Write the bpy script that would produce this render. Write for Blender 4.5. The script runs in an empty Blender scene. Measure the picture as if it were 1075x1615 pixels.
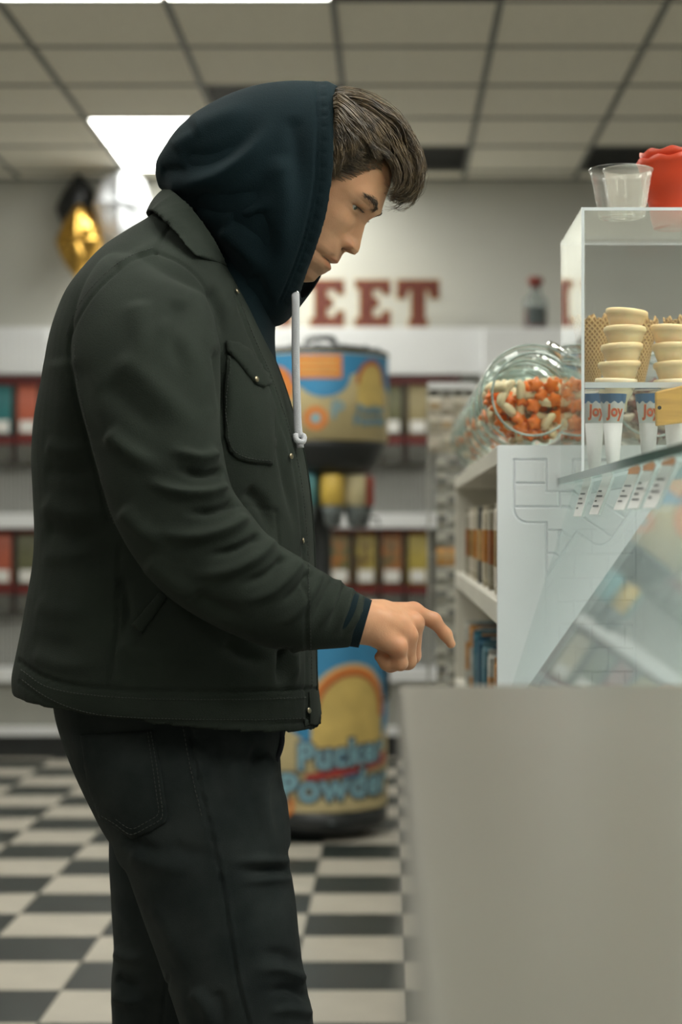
import bpy, bmesh, math, random
import numpy as np
from mathutils import Vector, Matrix
from mathutils.bvhtree import BVHTree
random.seed(7); rng = np.random.default_rng(7)
S = bpy.context.scene; COL = S.collection
# ---------------------------------------------------------------- camera, world, exposure
F, U0, V0, CH = 2760.0, 617.0, 830.0, 1.23      # focal length in pixels, vanishing point of the room axis, camera height
cam_d = bpy.data.cameras.new('camera'); cam = bpy.data.objects.new('camera', cam_d); COL.objects.link(cam)
cam.location = (0, 0, CH); cam.rotation_euler = (math.pi/2, 0, 0)
cam_d.sensor_width = 36; cam_d.lens = F/1615*36
cam_d.shift_x = (537.5-U0)/1615; cam_d.shift_y = (V0-807.5)/1615
cam_d.dof.use_dof = True; cam_d.dof.focus_distance = 2.36; cam_d.dof.aperture_fstop = 3.3
cam_d.clip_start = 0.05
S.camera = cam
w = bpy.data.worlds.new('world'); S.world = w; w.use_nodes = True
w.node_tree.nodes['Background'].inputs[0].default_value = (0.55, 0.6, 0.62, 1)
w.node_tree.nodes['Background'].inputs[1].default_value = 0.15
S.view_settings.view_transform = 'Standard'; S.view_settings.look = 'None'
S.view_settings.exposure = 0.58; S.view_settings.gamma = 1.0; S.view_settings.use_curve_mapping = False
S.cycles.use_denoising = True
S.cycles.max_bounces = 12; S.cycles.transparent_max_bounces = 24
LIGHT = 7.5                     # emission of the ceiling light panels
LIGHT_COL = (0.99, 0.985, 0.90)

# ---------------------------------------------------------------- helpers
def P(u, v, y):                 # a point of the place from its direction and its depth
    return np.array(((u-U0)/F*y, y, CH+(V0-v)/F*y))
def px(m, y): return m*F/y
MATS = {}
def mat(name, col, rough=0.5, var=0.0, vscale=12, bump=0.0, bscale=200, metal=0.0, sheen=0.0, col2=None, spec=0.5, sss=0.0, stretch=(1, 1, 1), attr=None):
    if name in MATS: return MATS[name]
    m = bpy.data.materials.new(name); m.use_nodes = True; nt = m.node_tree; b = nt.nodes['Principled BSDF']; L = nt.links
    b.inputs['Base Color'].default_value = (*col, 1); b.inputs['Roughness'].default_value = rough
    b.inputs['Metallic'].default_value = metal; b.inputs['Specular IOR Level'].default_value = spec
    if sheen: b.inputs['Sheen Weight'].default_value = sheen; b.inputs['Sheen Roughness'].default_value = 0.6
    if sss:
        b.inputs['Subsurface Weight'].default_value = sss; b.inputs['Subsurface Radius'].default_value = (0.012, 0.005, 0.003); b.inputs['Subsurface Scale'].default_value = 0.5
    tc = nt.nodes.new('ShaderNodeTexCoord'); mp = nt.nodes.new('ShaderNodeMapping'); mp.inputs['Scale'].default_value = stretch
    L.new(tc.outputs['Object'], mp.inputs['Vector'])
    if var or col2:
        n = nt.nodes.new('ShaderNodeTexNoise'); n.inputs['Scale'].default_value = vscale; n.inputs['Detail'].default_value = 5
        L.new(mp.outputs[0], n.inputs['Vector'])
        r = nt.nodes.new('ShaderNodeValToRGB'); r.color_ramp.elements[0].position = 0.35; r.color_ramp.elements[1].position = 0.65
        c2 = col2 if col2 else tuple(min(1, c*(1+var)) for c in col)
        c1 = col if col2 else tuple(c*(1-var) for c in col)
        r.color_ramp.elements[0].color = (*c1, 1); r.color_ramp.elements[1].color = (*c2, 1)
        L.new(n.outputs['Fac'], r.inputs[0])
        out = r.outputs[0]
        if attr:
            a = nt.nodes.new('ShaderNodeAttribute'); a.attribute_name = attr
            mx = nt.nodes.new('ShaderNodeMix'); mx.data_type = 'RGBA'; mx.blend_type = 'MULTIPLY'; mx.inputs['Factor'].default_value = 1
            L.new(out, mx.inputs['A']); L.new(a.outputs['Color'], mx.inputs['B']); out = mx.outputs['Result']
        L.new(out, b.inputs['Base Color'])
    if bump:
        n2 = nt.nodes.new('ShaderNodeTexNoise'); n2.inputs['Scale'].default_value = bscale; n2.inputs['Detail'].default_value = 3
        L.new(mp.outputs[0], n2.inputs['Vector'])
        bp = nt.nodes.new('ShaderNodeBump'); bp.inputs['Strength'].default_value = bump; bp.inputs['Distance'].default_value = 0.002
        L.new(n2.outputs['Fac'], bp.inputs['Height']); L.new(bp.outputs[0], b.inputs['Normal'])
    MATS[name] = m; return m
def emit(name, col, s):
    m = bpy.data.materials.new(name); m.use_nodes = True; nt = m.node_tree
    b = nt.nodes['Principled BSDF']; b.inputs['Base Color'].default_value = (.8, .8, .8, 1)
    b.inputs['Emission Color'].default_value = (*col, 1); b.inputs['Emission Strength'].default_value = s
    MATS[name] = m; return m
def clear(name, tint, rough=0.0, ior=1.49, haze=0.0, hazecol=(.8, .8, .8)):   # clear sheet: transparent + Fresnel reflection
    m = bpy.data.materials.new(name); m.use_nodes = True; nt = m.node_tree; L = nt.links
    nt.nodes.remove(nt.nodes['Principled BSDF']); out = nt.nodes['Material Output']
    t = nt.nodes.new('ShaderNodeBsdfTransparent'); t.inputs[0].default_value = (*tint, 1)
    g = nt.nodes.new('ShaderNodeBsdfGlossy'); g.inputs['Roughness'].default_value = rough; g.inputs[0].default_value = (.95, .97, .97, 1)
    fr = nt.nodes.new('ShaderNodeFresnel'); fr.inputs[0].default_value = ior
    ge = nt.nodes.new('ShaderNodeNewGeometry'); io = nt.nodes.new('ShaderNodeMix'); io.inputs['A'].default_value = ior; io.inputs['B'].default_value = 1/ior
    L.new(ge.outputs['Backfacing'], io.inputs['Factor']); L.new(io.outputs['Result'], fr.inputs[0])     # same reflection on both faces of a thin sheet
    mx = nt.nodes.new('ShaderNodeMixShader'); L.new(fr.outputs[0], mx.inputs[0]); L.new(g.outputs[0], mx.inputs[2])
    if haze:
        d = nt.nodes.new('ShaderNodeBsdfDiffuse'); d.inputs[0].default_value = (*hazecol, 1)
        m2 = nt.nodes.new('ShaderNodeMixShader'); m2.inputs[0].default_value = haze
        L.new(t.outputs[0], m2.inputs[1]); L.new(d.outputs[0], m2.inputs[2]); L.new(m2.outputs[0], mx.inputs[1])
    else: L.new(t.outputs[0], mx.inputs[1])
    L.new(mx.outputs[0], out.inputs[0]); MATS[name] = m; return m

def mesh(name, V, Fc, smooth=False):
    me = bpy.data.meshes.new(name); me.from_pydata([tuple(map(float, v)) for v in V], [], [tuple(int(i) for i in f) for f in Fc])
    if smooth: me.polygons.foreach_set('use_smooth', [True]*len(me.polygons))
    me.update(); return me
def link(name, me, m=None, parent=None):
    o = bpy.data.objects.new(name, me); COL.objects.link(o)
    if m is not None and len(me.materials) == 0: me.materials.append(m)
    if parent is not None:
        o.parent = parent; o.matrix_parent_inverse = parent.matrix_basis.inverted()
    return o
def mk(name, V, Fc, m, parent=None, smooth=False): return link(name, mesh(name, V, Fc, smooth), m, parent)
def tag(o, label=None, cat=None, group=None, kind=None):
    if label: o['label'] = label
    if cat: o['category'] = cat
    if group: o['group'] = group
    if kind: o['kind'] = kind
    return o
def thing(name, label, cat, loc=(0, 0, 0), group=None):
    o = bpy.data.objects.new(name, None); COL.objects.link(o); o.location = tuple(map(float, loc)); o.empty_display_size = .05
    return tag(o, label, cat, group)
def copy_tree(o, parent=None):
    c = o.copy(); COL.objects.link(c)
    if parent is not None: c.parent = parent
    for ch in list(o.children): copy_tree(ch, c)
    return c
def boxvf(x0, x1, y0, y1, z0, z1):
    V = [(x, y, z) for x in (x0, x1) for y in (y0, y1) for z in (z0, z1)]
    return V, [(0, 1, 3, 2), (4, 6, 7, 5), (0, 4, 5, 1), (2, 3, 7, 6), (0, 2, 6, 4), (1, 5, 7, 3)]
def boxes(bl):
    V = []; Fc = []
    for b in bl:
        v, f = boxvf(*b); n = len(V); V += v; Fc += [tuple(i+n for i in q) for q in f]
    return V, Fc
def bevmesh(me, w=.003, seg=2):
    bm = bmesh.new(); bm.from_mesh(me)
    bmesh.ops.bevel(bm, geom=list(bm.edges), offset=w, segments=seg, affect='EDGES', profile=.5)
    bm.to_mesh(me); bm.free(); return me
def box(name, b, m, parent=None, bev=0.0):
    V, Fc = boxvf(*b); me = mesh(name, V, Fc)
    if bev: bevmesh(me, bev)
    return link(name, me, m, parent)
def loftvf(rings, cap=True, closed=True):
    n = len(rings[0]); V = [p for r in rings for p in r]; Fc = []
    for i in range(len(rings)-1):
        for j in range(n if closed else n-1):
            k = (j+1) % n
            Fc.append((i*n+j, i*n+k, (i+1)*n+k, (i+1)*n+j))
    if cap and closed:
        Fc.append(tuple(range(n-1, -1, -1))); Fc.append(tuple((len(rings)-1)*n+j for j in range(n)))
    return V, Fc
def lathevf(prof, n=32, cap=True, c=(0, 0, 0)):
    return loftvf([[(c[0]+r*math.cos(2*math.pi*j/n), c[1]+r*math.sin(2*math.pi*j/n), c[2]+z) for j in range(n)] for r, z in prof], cap)
def tubevf(pts, rad, n=8, flat=1.0, up=None):
    pts = [np.array(p, float) for p in pts]; rings = []; up0 = np.array(up if up is not None else (0, 0, 1), float); a = None
    for i, p in enumerate(pts):
        d = pts[min(i+1, len(pts)-1)]-pts[max(i-1, 0)]; d = d/(np.linalg.norm(d)+1e-12)
        if a is None:
            a = np.cross(d, up0)
            if np.linalg.norm(a) < 1e-3: a = np.cross(d, (1, 0, 0))
        a = a-d*np.dot(a, d); a /= np.linalg.norm(a)+1e-12; b = np.cross(d, a)
        r = rad[i] if hasattr(rad, '__len__') else rad
        rings.append([p+r*(math.cos(t)*a+flat*math.sin(t)*b) for t in np.linspace(0, 2*math.pi, n, endpoint=False)])
    return loftvf(rings)
def join(parts):
    V = []; Fc = []
    for v, f in parts:
        n = len(V); V += list(v); Fc += [tuple(i+n for i in q) for q in f]
    return V, Fc
def spline(pts, n):
    p = np.array(pts, float); t = np.r_[0, np.cumsum(np.linalg.norm(np.diff(p, axis=0), axis=1))]
    m = np.zeros_like(p); m[1:-1] = (p[2:]-p[:-2])/(t[2:]-t[:-2])[:, None]; m[0] = (p[1]-p[0])/(t[1]-t[0]); m[-1] = (p[-1]-p[-2])/(t[-1]-t[-2])
    q = np.linspace(0, t[-1], n); i = np.clip(np.searchsorted(t, q, 'right')-1, 0, len(t)-2); h = (t[i+1]-t[i]); s = (q-t[i])/h
    h = h[:, None]; s = s[:, None]
    return (2*s**3-3*s**2+1)*p[i]+(s**3-2*s**2+s)*h*m[i]+(-2*s**3+3*s**2)*p[i+1]+(s**3-s**2)*h*m[i+1]
def resample_rows(rows, n):      # smooth interpolation of parameter rows
    r = np.array(rows, float); m = len(r); x = np.arange(m); q = np.linspace(0, m-1, n); out = np.zeros((n, r.shape[1]))
    d = np.zeros_like(r); d[1:-1] = (r[2:]-r[:-2])/2; d[0] = r[1]-r[0]; d[-1] = r[-1]-r[-2]
    i = np.clip(q.astype(int), 0, m-2); s = (q-i)[:, None]
    return (2*s**3-3*s**2+1)*r[i]+(s**3-2*s**2+s)*d[i]+(-2*s**3+3*s**2)*r[i+1]+(s**3-s**2)*d[i+1]
def remesh(V, Fc, voxel, smooth=4, fac=.5):
    me = mesh('tmp', V, Fc); o = bpy.data.objects.new('tmp', me); COL.objects.link(o)
    r = o.modifiers.new('r', 'REMESH'); r.mode = 'VOXEL'; r.voxel_size = voxel
    s = o.modifiers.new('s', 'SMOOTH'); s.iterations = smooth; s.factor = fac
    dg = bpy.context.evaluated_depsgraph_get(); ev = o.evaluated_get(dg); m2 = bpy.data.meshes.new_from_object(ev)
    bpy.data.objects.remove(o); bpy.data.meshes.remove(me); return m2
def arrs(me):
    n = len(me.vertices); co = np.zeros(n*3); me.vertices.foreach_get('co', co)
    me.update(); no = np.zeros(n*3); me.vertex_normals.foreach_get('vector', no)
    return co.reshape(-1, 3), no.reshape(-1, 3)
def put(me, co):
    me.vertices.foreach_set('co', co.ravel()); me.update()
    me.polygons.foreach_set('use_smooth', [True]*len(me.polygons))
def proj(co): return np.c_[U0+co[:, 0]/co[:, 1]*F, V0-(co[:, 2]-CH)/co[:, 1]*F]
def polydist(uv, line):          # distance to a polyline and position along it (0..1)
    line = np.array(line, float); best = np.full(len(uv), 1e9); tt = np.zeros(len(uv))
    seg = np.linalg.norm(np.diff(line, axis=0), axis=1); cum = np.r_[0, np.cumsum(seg)]
    for i in range(len(seg)):
        d = line[i+1]-line[i]; t = np.clip(((uv-line[i])@d)/(d@d), 0, 1); q = line[i]+t[:, None]*d
        e = np.linalg.norm(uv-q, axis=1); k = e < best; best[k] = e[k]; tt[k] = ((cum[i]+t*seg[i])/cum[-1])[k]
    return best, tt
def relief(me, folds, seams=(), side=-1):   # folds and seams of cloth as real relief on the near side
    co, no = arrs(me); uv = proj(co); wgt = np.clip(-no[:, 1]*side*-1*2.0+.5, 0, 1) if side > 0 else np.clip(-no[:, 1]*2.0+.5, 0, 1)
    d = np.zeros(len(co))
    for line, wd, amp in folds:
        ln = spline(line, 14) if len(line) > 2 else np.array(line, float)
        lo = ln.min(0)-3*wd; hi = ln.max(0)+3*wd; k = np.where(((uv > lo) & (uv < hi)).all(1))[0]
        if not len(k): continue
        e, t = polydist(uv[k], ln); d[k] += amp*np.exp(-(e/wd)**2)*(lambda q: q*q*(3-2*q))(np.clip(np.minimum(t/.14, (1-t)/.5), 0, 1))
    for line, wd, amp in seams:
        ln = spline(line, 24) if len(line) > 2 else np.array(line, float)
        lo = ln.min(0)-4*wd; hi = ln.max(0)+4*wd; k = np.where(((uv > lo) & (uv < hi)).all(1))[0]
        if not len(k): continue
        e, t = polydist(uv[k], ln); d[k] += amp*np.exp(-(e/wd)**2)
    put(me, co+no*(d*wgt)[:, None])
def bvh(me):
    co, _ = arrs(me); return BVHTree.FromPolygons([Vector(c) for c in co], [tuple(p.vertices) for p in me.polygons])
def hit(b, u, v):
    d = Vector(P(u, v, 1.0))-Vector((0, 0, CH)); d.normalize()
    loc, nor, i, t = b.ray_cast(Vector((0, 0, CH)), d)
    if loc is None:
        loc, nor, i, t = b.find_nearest(Vector(P(u, v, 2.35)))
    if nor.y > 0: nor = -nor
    return np.array(loc), np.array(nor)
def inpoly(pt, poly):
    x, y = pt; c = False; j = len(poly)-1
    for i in range(len(poly)):
        xi, yi = poly[i]; xj, yj = poly[j]
        if (yi > y) != (yj > y) and x < (xj-xi)*(y-yi)/(yj-yi)+xi: c = not c
        j = i
    return c
def patch(name, poly, b, off, m, parent, step=5.0, puff=0.0):   # a sewn-on piece of cloth following the garment below
    bm = bmesh.new(); poly = [tuple(p) for p in poly]
    dense = []
    for i in range(len(poly)):
        a = np.array(poly[i], float); c = np.array(poly[(i+1) % len(poly)], float); k = max(1, int(np.linalg.norm(c-a)/step))
        dense += [tuple(a+(c-a)*t/k) for t in range(k)]
    vs = [bm.verts.new((p[0], p[1], 0)) for p in dense]; bm.faces.new(vs)
    lo = np.min(dense, 0); hi = np.max(dense, 0)
    for ax in (0, 1):
        for q in np.arange(lo[ax]+step/2, hi[ax], step):
            bmesh.ops.bisect_plane(bm, geom=bm.verts[:]+bm.edges[:]+bm.faces[:], plane_co=(q, 0, 0) if ax == 0 else (0, q, 0), plane_no=(1, 0, 0) if ax == 0 else (0, 1, 0))
    bmesh.ops.recalc_face_normals(bm, faces=bm.faces[:])
    edge = {v for e in bm.edges if e.is_boundary for v in e.verts}
    res = {}
    for v in bm.verts:
        l, n = hit(b, v.co.x, v.co.y); e = 0.15 if v in edge else 1.0
        res[v] = l+n*(off*(1 if v not in edge else .75)+puff*(0 if v in edge else 1))
    for v, p in res.items(): v.co = Vector(p)
    bmesh.ops.recalc_face_normals(bm, faces=bm.faces[:])
    if sum(f.normal.y for f in bm.faces) > 0: bmesh.ops.reverse_faces(bm, faces=bm.faces[:])
    ext = bmesh.ops.extrude_face_region(bm, geom=bm.faces[:])
    for v in [g for g in ext['geom'] if isinstance(g, bmesh.types.BMVert)]: v.co += Vector((0, 1, 0))*0
    back = [g for g in ext['geom'] if isinstance(g, bmesh.types.BMVert)]
    keep = set(back)
    for v in back: pass
    for v in bm.verts:
        if v not in keep: v.co = v.co+Vector((0, .004, 0))
    bmesh.ops.recalc_face_normals(bm, faces=bm.faces[:])
    me = bpy.data.meshes.new(name); bm.to_mesh(me); bm.free()
    me.polygons.foreach_set('use_smooth', [True]*len(me.polygons))
    return link(name, me, m, parent)
def stitches(name, line, b, m, parent, r=.0007, dash=5.0, gap=3.0, off=.0008):
    ln = spline(line, max(20, len(line)*12)) if len(line) > 2 else np.array(line, float)
    seg = np.linalg.norm(np.diff(ln, axis=0), axis=1); cum = np.r_[0, np.cumsum(seg)]; parts = []; s = 0
    at = lambda q: np.array([np.interp(q, cum, ln[:, 0]), np.interp(q, cum, ln[:, 1])])
    while s < cum[-1]-dash:
        pts = []
        for q in (s, s+dash*.5, s+dash):
            l, n = hit(b, *at(q)); pts.append(l+n*off)
        parts.append(tubevf(pts, [r*.6, r, r*.6], 4)); s += dash+gap
    o = mk(name, *join(parts), m, parent); o['kind'] = 'stuff'; return o
def lathe_obj(name, prof, m, parent=None, n=32, c=(0, 0, 0), cap=True): return mk(name, *lathevf(prof, n, cap, c), m, parent, True)
# ================================================================ the room
WY, CZ = 9.64, 3.14
XL, XR, YB = -3.87, 3.45, -2.2
m_wall = mat('painted_wall', (.47, .47, .43), .75, var=.04, vscale=1.5, bump=.1, bscale=120)
m_white = mat('white_laminate', (.68, .69, .70), .45, var=.02, vscale=4)
m_black_tile = mat('black_vinyl', (.016, .022, .020), .40, var=.25, vscale=5)
m_white_tile = mat('cream_vinyl', (.42, .39, .33), .36, var=.06, vscale=6)
m_grout = mat('tile_joint', (.10, .10, .09), .7, var=.1)
m_ctile = mat('ceiling_board', (.76, .73, .63), .9, var=.05, vscale=60, bump=.3, bscale=350)
m_tbar = mat('ceiling_grid_metal', (.16, .165, .15), .6, var=.05)
m_vent = mat('dark_vent_metal', (.012, .014, .015), .5, var=.2)
m_light = emit('light_diffuser', LIGHT_COL, LIGHT)
def wall(name, b, m, label):
    o = box(name, b, m); return tag(o, label, 'wall', kind='structure')
wall('wall_back', (XL-.1, XR+.1, WY, WY+.1, 0, CZ+.3), m_wall, 'pale grey painted back wall behind the shelving')
wall('wall_left', (XL-.1, XL, YB, WY, 0, CZ+.3), m_wall, 'pale grey painted wall on the left of the shop')
wall('wall_right', (XR, XR+.1, YB, WY, 0, CZ+.3), m_wall, 'pale grey painted wall on the right of the shop')
wall('wall_rear', (XL-.1, XR+.1, YB-.1, YB, 0, CZ+.3), m_wall, 'pale grey painted wall behind the camera')
# floor: checkerboard tiles, each a piece of its own; joint lines of the columns come from the photograph's right column edge
fl = tag(box('floor', (XL, XR, YB, WY, -.05, -.004), m_grout), 'black and cream checkerboard tiled shop floor', 'floor', kind='structure')
T = .305; TX0 = .04; TY0 = 4.64
def tile_mesh(name, m):
    g = .0012; V, Fc = boxvf(g, T-g, g, T-g, -.004, 0); me = mesh(name, V, Fc); me.materials.append(m); return me
tm = [tile_mesh('floor_tile', m_black_tile), tile_mesh('floor_tile', m_white_tile)]
rest = [[], []]
for i in range(int((XL-TX0)/T)-1, int((XR-TX0)/T)+1):
    for j in range(int((YB-TY0)/T)-1, int((WY-TY0)/T)+1):
        x = TX0+i*T; y = TY0+j*T
        if x < XL-.01 or y < YB-.01 or x+T > XR+.01 or y+T > WY+.01: continue
        k = (i+j+1) % 2
        u = U0+(x+T/2)/max(y, .1)*F
        if 3.6 < y < 9.4 and -150 < u < 790:
            o = link('floor_tile', tm[k], None, fl); o.location = (x, y, 0)
        else: rest[k].append((x+.0012, x+T-.0012, y+.0012, y+T-.0012, -.004, 0))
for k in (0, 1):
    o = mk('floor_tile_field', *boxes(rest[k]), [m_black_tile, m_white_tile][k], fl); o['kind'] = 'stuff'
# ceiling: boards in a metal grid, light panels and dark vents in its cells
ce = tag(box('ceiling', (XL, XR, YB, WY, CZ+.12, CZ+.2), m_tbar), 'suspended ceiling of square boards in a dark metal grid', 'ceiling', kind='structure')
CT = .6096; CX0 = .397; CY0 = 6.98
def panel_mesh(name, m, w=CT, d=CT, dz=0.0):
    V, Fc = boxvf(.011, w-.011, .011, d-.011, .004+dz, .02+dz); me = mesh(name, V, Fc); me.materials.append(m); return me
cm = panel_mesh('ceiling_board', m_ctile); lights = []; vents = []
LC = {(-3, 2), (-3, 3), (-2, 2), (-2, 3), (-3, -2), (-3, -3), (-2, -2), (-2, -3), (1, -8), (1, -9), (0, -8), (0, -9), (1, -10), (1, -11), (0, -11), (0, -12), (-2, -7), (-2, -8), (-4, -8), (-4, -7), (2, 0), (2, 1), (3, -9), (3, -10), (-4, -12), (-4, -13), (-5, -2), (-5, -3)}  # panels over the counter are unseen, added to brighten the cabinet and the man
VC = {(-1, 3), (1, 3), (-2, 1), (-1, -2)}
i0 = math.ceil((XL-CX0)/CT)-1; i1 = math.floor((XR-CX0)/CT); j0 = math.ceil((YB-CY0)/CT)-1; j1 = math.floor((WY-CY0)/CT)
pairs = {}
for i in range(i0, i1+1):
    for j in range(j0, j1+1):
        x = CX0+i*CT; y = CY0+j*CT
        x0, x1, y0, y1 = max(x, XL), min(x+CT, XR), max(y, YB), min(y+CT, WY)
        if x1-x0 < .03 or y1-y0 < .03: continue
        if (i, j) in LC: lights.append((i, j)); continue
        if (i, j) in VC: vents.append((i, j)); continue
        if x1-x0 > CT-.01 and y1-y0 > CT-.01:
            o = link('ceiling_board', cm, None, ce); o.location = (x, y, CZ)
        else: mk('ceiling_board', *boxvf(x0+.011, x1-.011, y0+.011, y1-.011, CZ+.004, CZ+.02), m_ctile, ce)
for i in range(i0, i1+2):
    x = CX0+i*CT
    if XL < x < XR: box('grid_bar', (x-.0125, x+.0125, YB, WY, CZ-.002, CZ+.03), m_tbar, ce)
for j in range(j0, j1+2):
    y = CY0+j*CT
    if YB < y < WY: box('grid_bar', (XL, XR, y-.0115, y+.0115, CZ-.001, CZ+.028), m_tbar, ce)
box('wall_angle', (XL, XR, WY-.022, WY, CZ-.003, CZ+.02), m_tbar, ce)
lm = panel_mesh('diffuser', m_light)
LB = {(-3, 2): 'bright ceiling light panel above the balloons, nearer half', (-3, 3): 'bright ceiling light panel above the balloons, half nearest the back wall',
      (-3, -2): 'ceiling light panel at the top left edge of the view', (-2, -2): 'ceiling light panel at the top edge of the view, above the hood'}
def cell_words(i, j):
    return 'unseen ceiling light panel in grid column %d, %.1f m from the back wall' % (i-i0+1, WY-(CY0+j*CT))
for (i, j) in lights:
    t = thing('ceiling_light', LB.get((i, j), cell_words(i, j)), 'ceiling light', (CX0+i*CT, CY0+j*CT, CZ), 'ceiling light panels')
    d = link('diffuser', lm, None, t); d.matrix_parent_inverse = Matrix()
    V, Fc = boxes([(.0, .012, 0, CT, 0, .03), (CT-.012, CT, 0, CT, 0, .03), (.012, CT-.012, 0, .012, 0, .03), (.012, CT-.012, CT-.012, CT, 0, .03)])
    f = mk('frame', V, Fc, m_tbar, t); f.matrix_parent_inverse = Matrix()
VL = {(-1, 3): 'dark square ceiling vent over the wall letters', (1, 3): 'dark square ceiling vent above the red cups', (-2, 1): 'dark square ceiling vent just above the hood', (-1, -2): 'dark ceiling vent at the top edge of the view'}
for (i, j) in vents:
    t = thing('ceiling_vent', VL[(i, j)], 'vent', (CX0+i*CT, CY0+j*CT, CZ), 'dark ceiling vents')
    b = mk('backing', *boxvf(.012, CT-.012, .012, CT-.012, .03, .045), m_vent, t); b.matrix_parent_inverse = Matrix()
    for q in range(11):
        s = mk('slat', *boxvf(.014, CT-.014, .03+q*.052, .05+q*.052, .004, .022), m_vent, t); s.matrix_parent_inverse = Matrix()

# ================================================================ back wall shelving
SY = 9.3; k9 = SY/F
zy = lambda v, y=SY: CH+(V0-v)/F*y
m_grey = mat('grey_panel', (.30, .30, .27), .6, var=.05, vscale=3)
m_plinth = mat('black_plinth', (.012, .014, .014), .5, var=.2)
xs0, xs1 = XL+.02, .345
sh = thing('wall_shelving', 'white shelving run with ledges along the back wall', 'shelving', ((xs0+xs1)/2, SY+.15, 0))
box('plinth', (xs0, xs1, SY, WY-.01, 0, zy(1160)), m_plinth, sh)
box('bottom_rail', (xs0, xs1, SY-.02, WY-.01, zy(1160), zy(1146)), m_white, sh, .003)
box('lower_panel', (xs0, xs1, SY+.02, WY-.01, zy(1146), zy(1076)), m_grey, sh)
box('shelf_board', (xs0, xs1, SY-.04, WY-.01, zy(1075), zy(1054)), m_white, sh, .004)
box('back_panel', (xs0, xs1, SY+.16, WY-.01, zy(1054), zy(832)), m_grey, sh)
box('shelf_board', (xs0, xs1, SY-.06, WY-.01, zy(833), zy(810)), m_white, sh, .004)
box('back_panel', (xs0, xs1, SY+.16, WY-.01, zy(810), zy(592)), m_grey, sh)
m_dkred = mat('dark_red_plastic', (.13, .012, .012), .35, var=.1)
box('header_rail', (xs0, xs1+.02, SY+.02, SY+.06, zy(602), zy(592)), m_dkred, sh)
box('valance', (xs0, 1.3, SY-.02, WY-.01, zy(591), zy(517)), m_white, sh, .004)
rb = []
for q in range(60):
    x = xs0+q*.034
    if x > -1.0: break
    rb.append((x, x+.024, SY-.027, SY-.02, zy(589), zy(517)+.002))
mk('ribbed_cladding', *boxes(rb), m_white, sh)
box('end_box', (.48, 1.5, SY-.18, SY-.021, zy(600, SY-.18), zy(517, SY-.18)), m_white, sh, .004)
# grey lips under the bins
for zz0, zz1 in ((zy(808), zy(735)), (zy(1052), zy(970))):
    bl = []
    x = xs0+.02
    while x < xs1-.02:
        bl.append((x, x+.004, SY+.13, SY+.16, zz0, zz1)); x += .045
    mk('divider_ribs', *boxes(bl), m_white, sh)
# ---- gravity bins
m_clearbin = clear('bin_clear_plastic', (.80, .82, .80), .08, 1.45, .12, (.5, .5, .46))
m_card = mat('price_card', (.72, .71, .68), .6, var=.06, vscale=40)
m_binblk = mat('bin_dark_plastic', (.05, .035, .03), .5, var=.2)  # dark brown plastic of the bin bodies and posts
BC = {'teal': (.02, .15, .16), 'coral': (.42, .10, .055), 'brown': (.13, .075, .03), 'olive': (.12, .12, .06), 'khaki': (.30, .25, .13), 'mustard': (.42, .33, .07), 'orange': (.40, .14, .03), 'red': (.25, .03, .02), 'green': (.07, .13, .05), 'cream': (.5, .45, .33)}
def bin_mat(a, b): return mat('bin_fill_%s_%s' % (a, b), BC[a], .5, col2=BC[b], vscale=26)
BW, BH = .128, .455
def bin_meshes():
    R = {}
    R['top_rail'] = mesh('top_rail', *boxvf(0, BW, -.012, .012, .425, BH)); R['bottom_rail'] = mesh('bottom_rail', *boxvf(0, BW, -.014, .012, .108, .15))
    R['side_post'] = mesh('side_post', *boxvf(0, .008, -.006, .02, 0, .425)); R['end_post'] = mesh('end_post', *boxvf(BW-.008, BW, -.006, .02, 0, .425))
    R['body'] = mesh('body', *loftvf([[(.004, 0.02, z), (BW-.004, 0.02, z), (BW-.004, .13, z), (.004, .13, z)] for z in (.0, BH-.002)]))
    V, Fc = loftvf([[(.012+.0*q, y, z) for q, (y, z) in enumerate([(.012, .152), (-.004, .20), (-.008, .29), (-.004, .38), (.012, .424)])], [(BW-.012, y, z) for (y, z) in [(.012, .152), (-.004, .20), (-.008, .29), (-.004, .38), (.012, .424)]]], closed=False)
    R['product_window'] = mesh('product_window', V, Fc, True)
    R['price_card'] = bevmesh(mesh('price_card', *boxvf(.024, BW-.024, -.014, -.008, .168, .232)), .002)
    V, Fc = loftvf([[(x, .012, .004), (x, -.02, .02), (x, -.03, .06), (x, -.012, .104), (x, .012, .106)] for x in (.012, BW-.012)], closed=True)
    R['chute'] = mesh('chute', V, Fc)
    return R
BM = bin_meshes()
for n_, m_ in (('top_rail', m_dkred), ('bottom_rail', m_dkred), ('side_post', m_binblk), ('end_post', m_binblk), ('body', m_binblk), ('price_card', m_card), ('chute', m_clearbin)): BM[n_].materials.append(m_)
winm = {}
ORD = ['first', 'second', 'third', 'fourth', 'fifth', 'sixth', 'seventh', 'eighth', 'ninth', 'tenth', 'eleventh', 'twelfth', 'thirteenth', 'fourteenth', 'fifteenth', 'sixteenth', 'seventeenth', 'eighteenth', 'nineteenth', 'twentieth']
TOPC = ['brown', 'teal', 'coral', 'brown', 'mustard', 'orange', 'olive', 'coral', 'red', 'khaki', 'teal', 'orange', 'brown', 'olive', 'cream', 'green', 'olive', 'khaki', 'khaki']
LOWC = ['red', 'coral', 'olive', 'khaki', 'brown', 'teal', 'orange', 'green', 'mustard', 'red', 'olive', 'cream', 'coral', 'olive', 'orange', 'brown', 'olive', 'mustard']
MIX = {'olive': 'orange', 'brown': 'mustard', 'orange': 'green', 'red': 'orange'}
nb = 18; pitch = .1385; bx0 = P(681, 700, SY)[0]-nb*pitch
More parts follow.
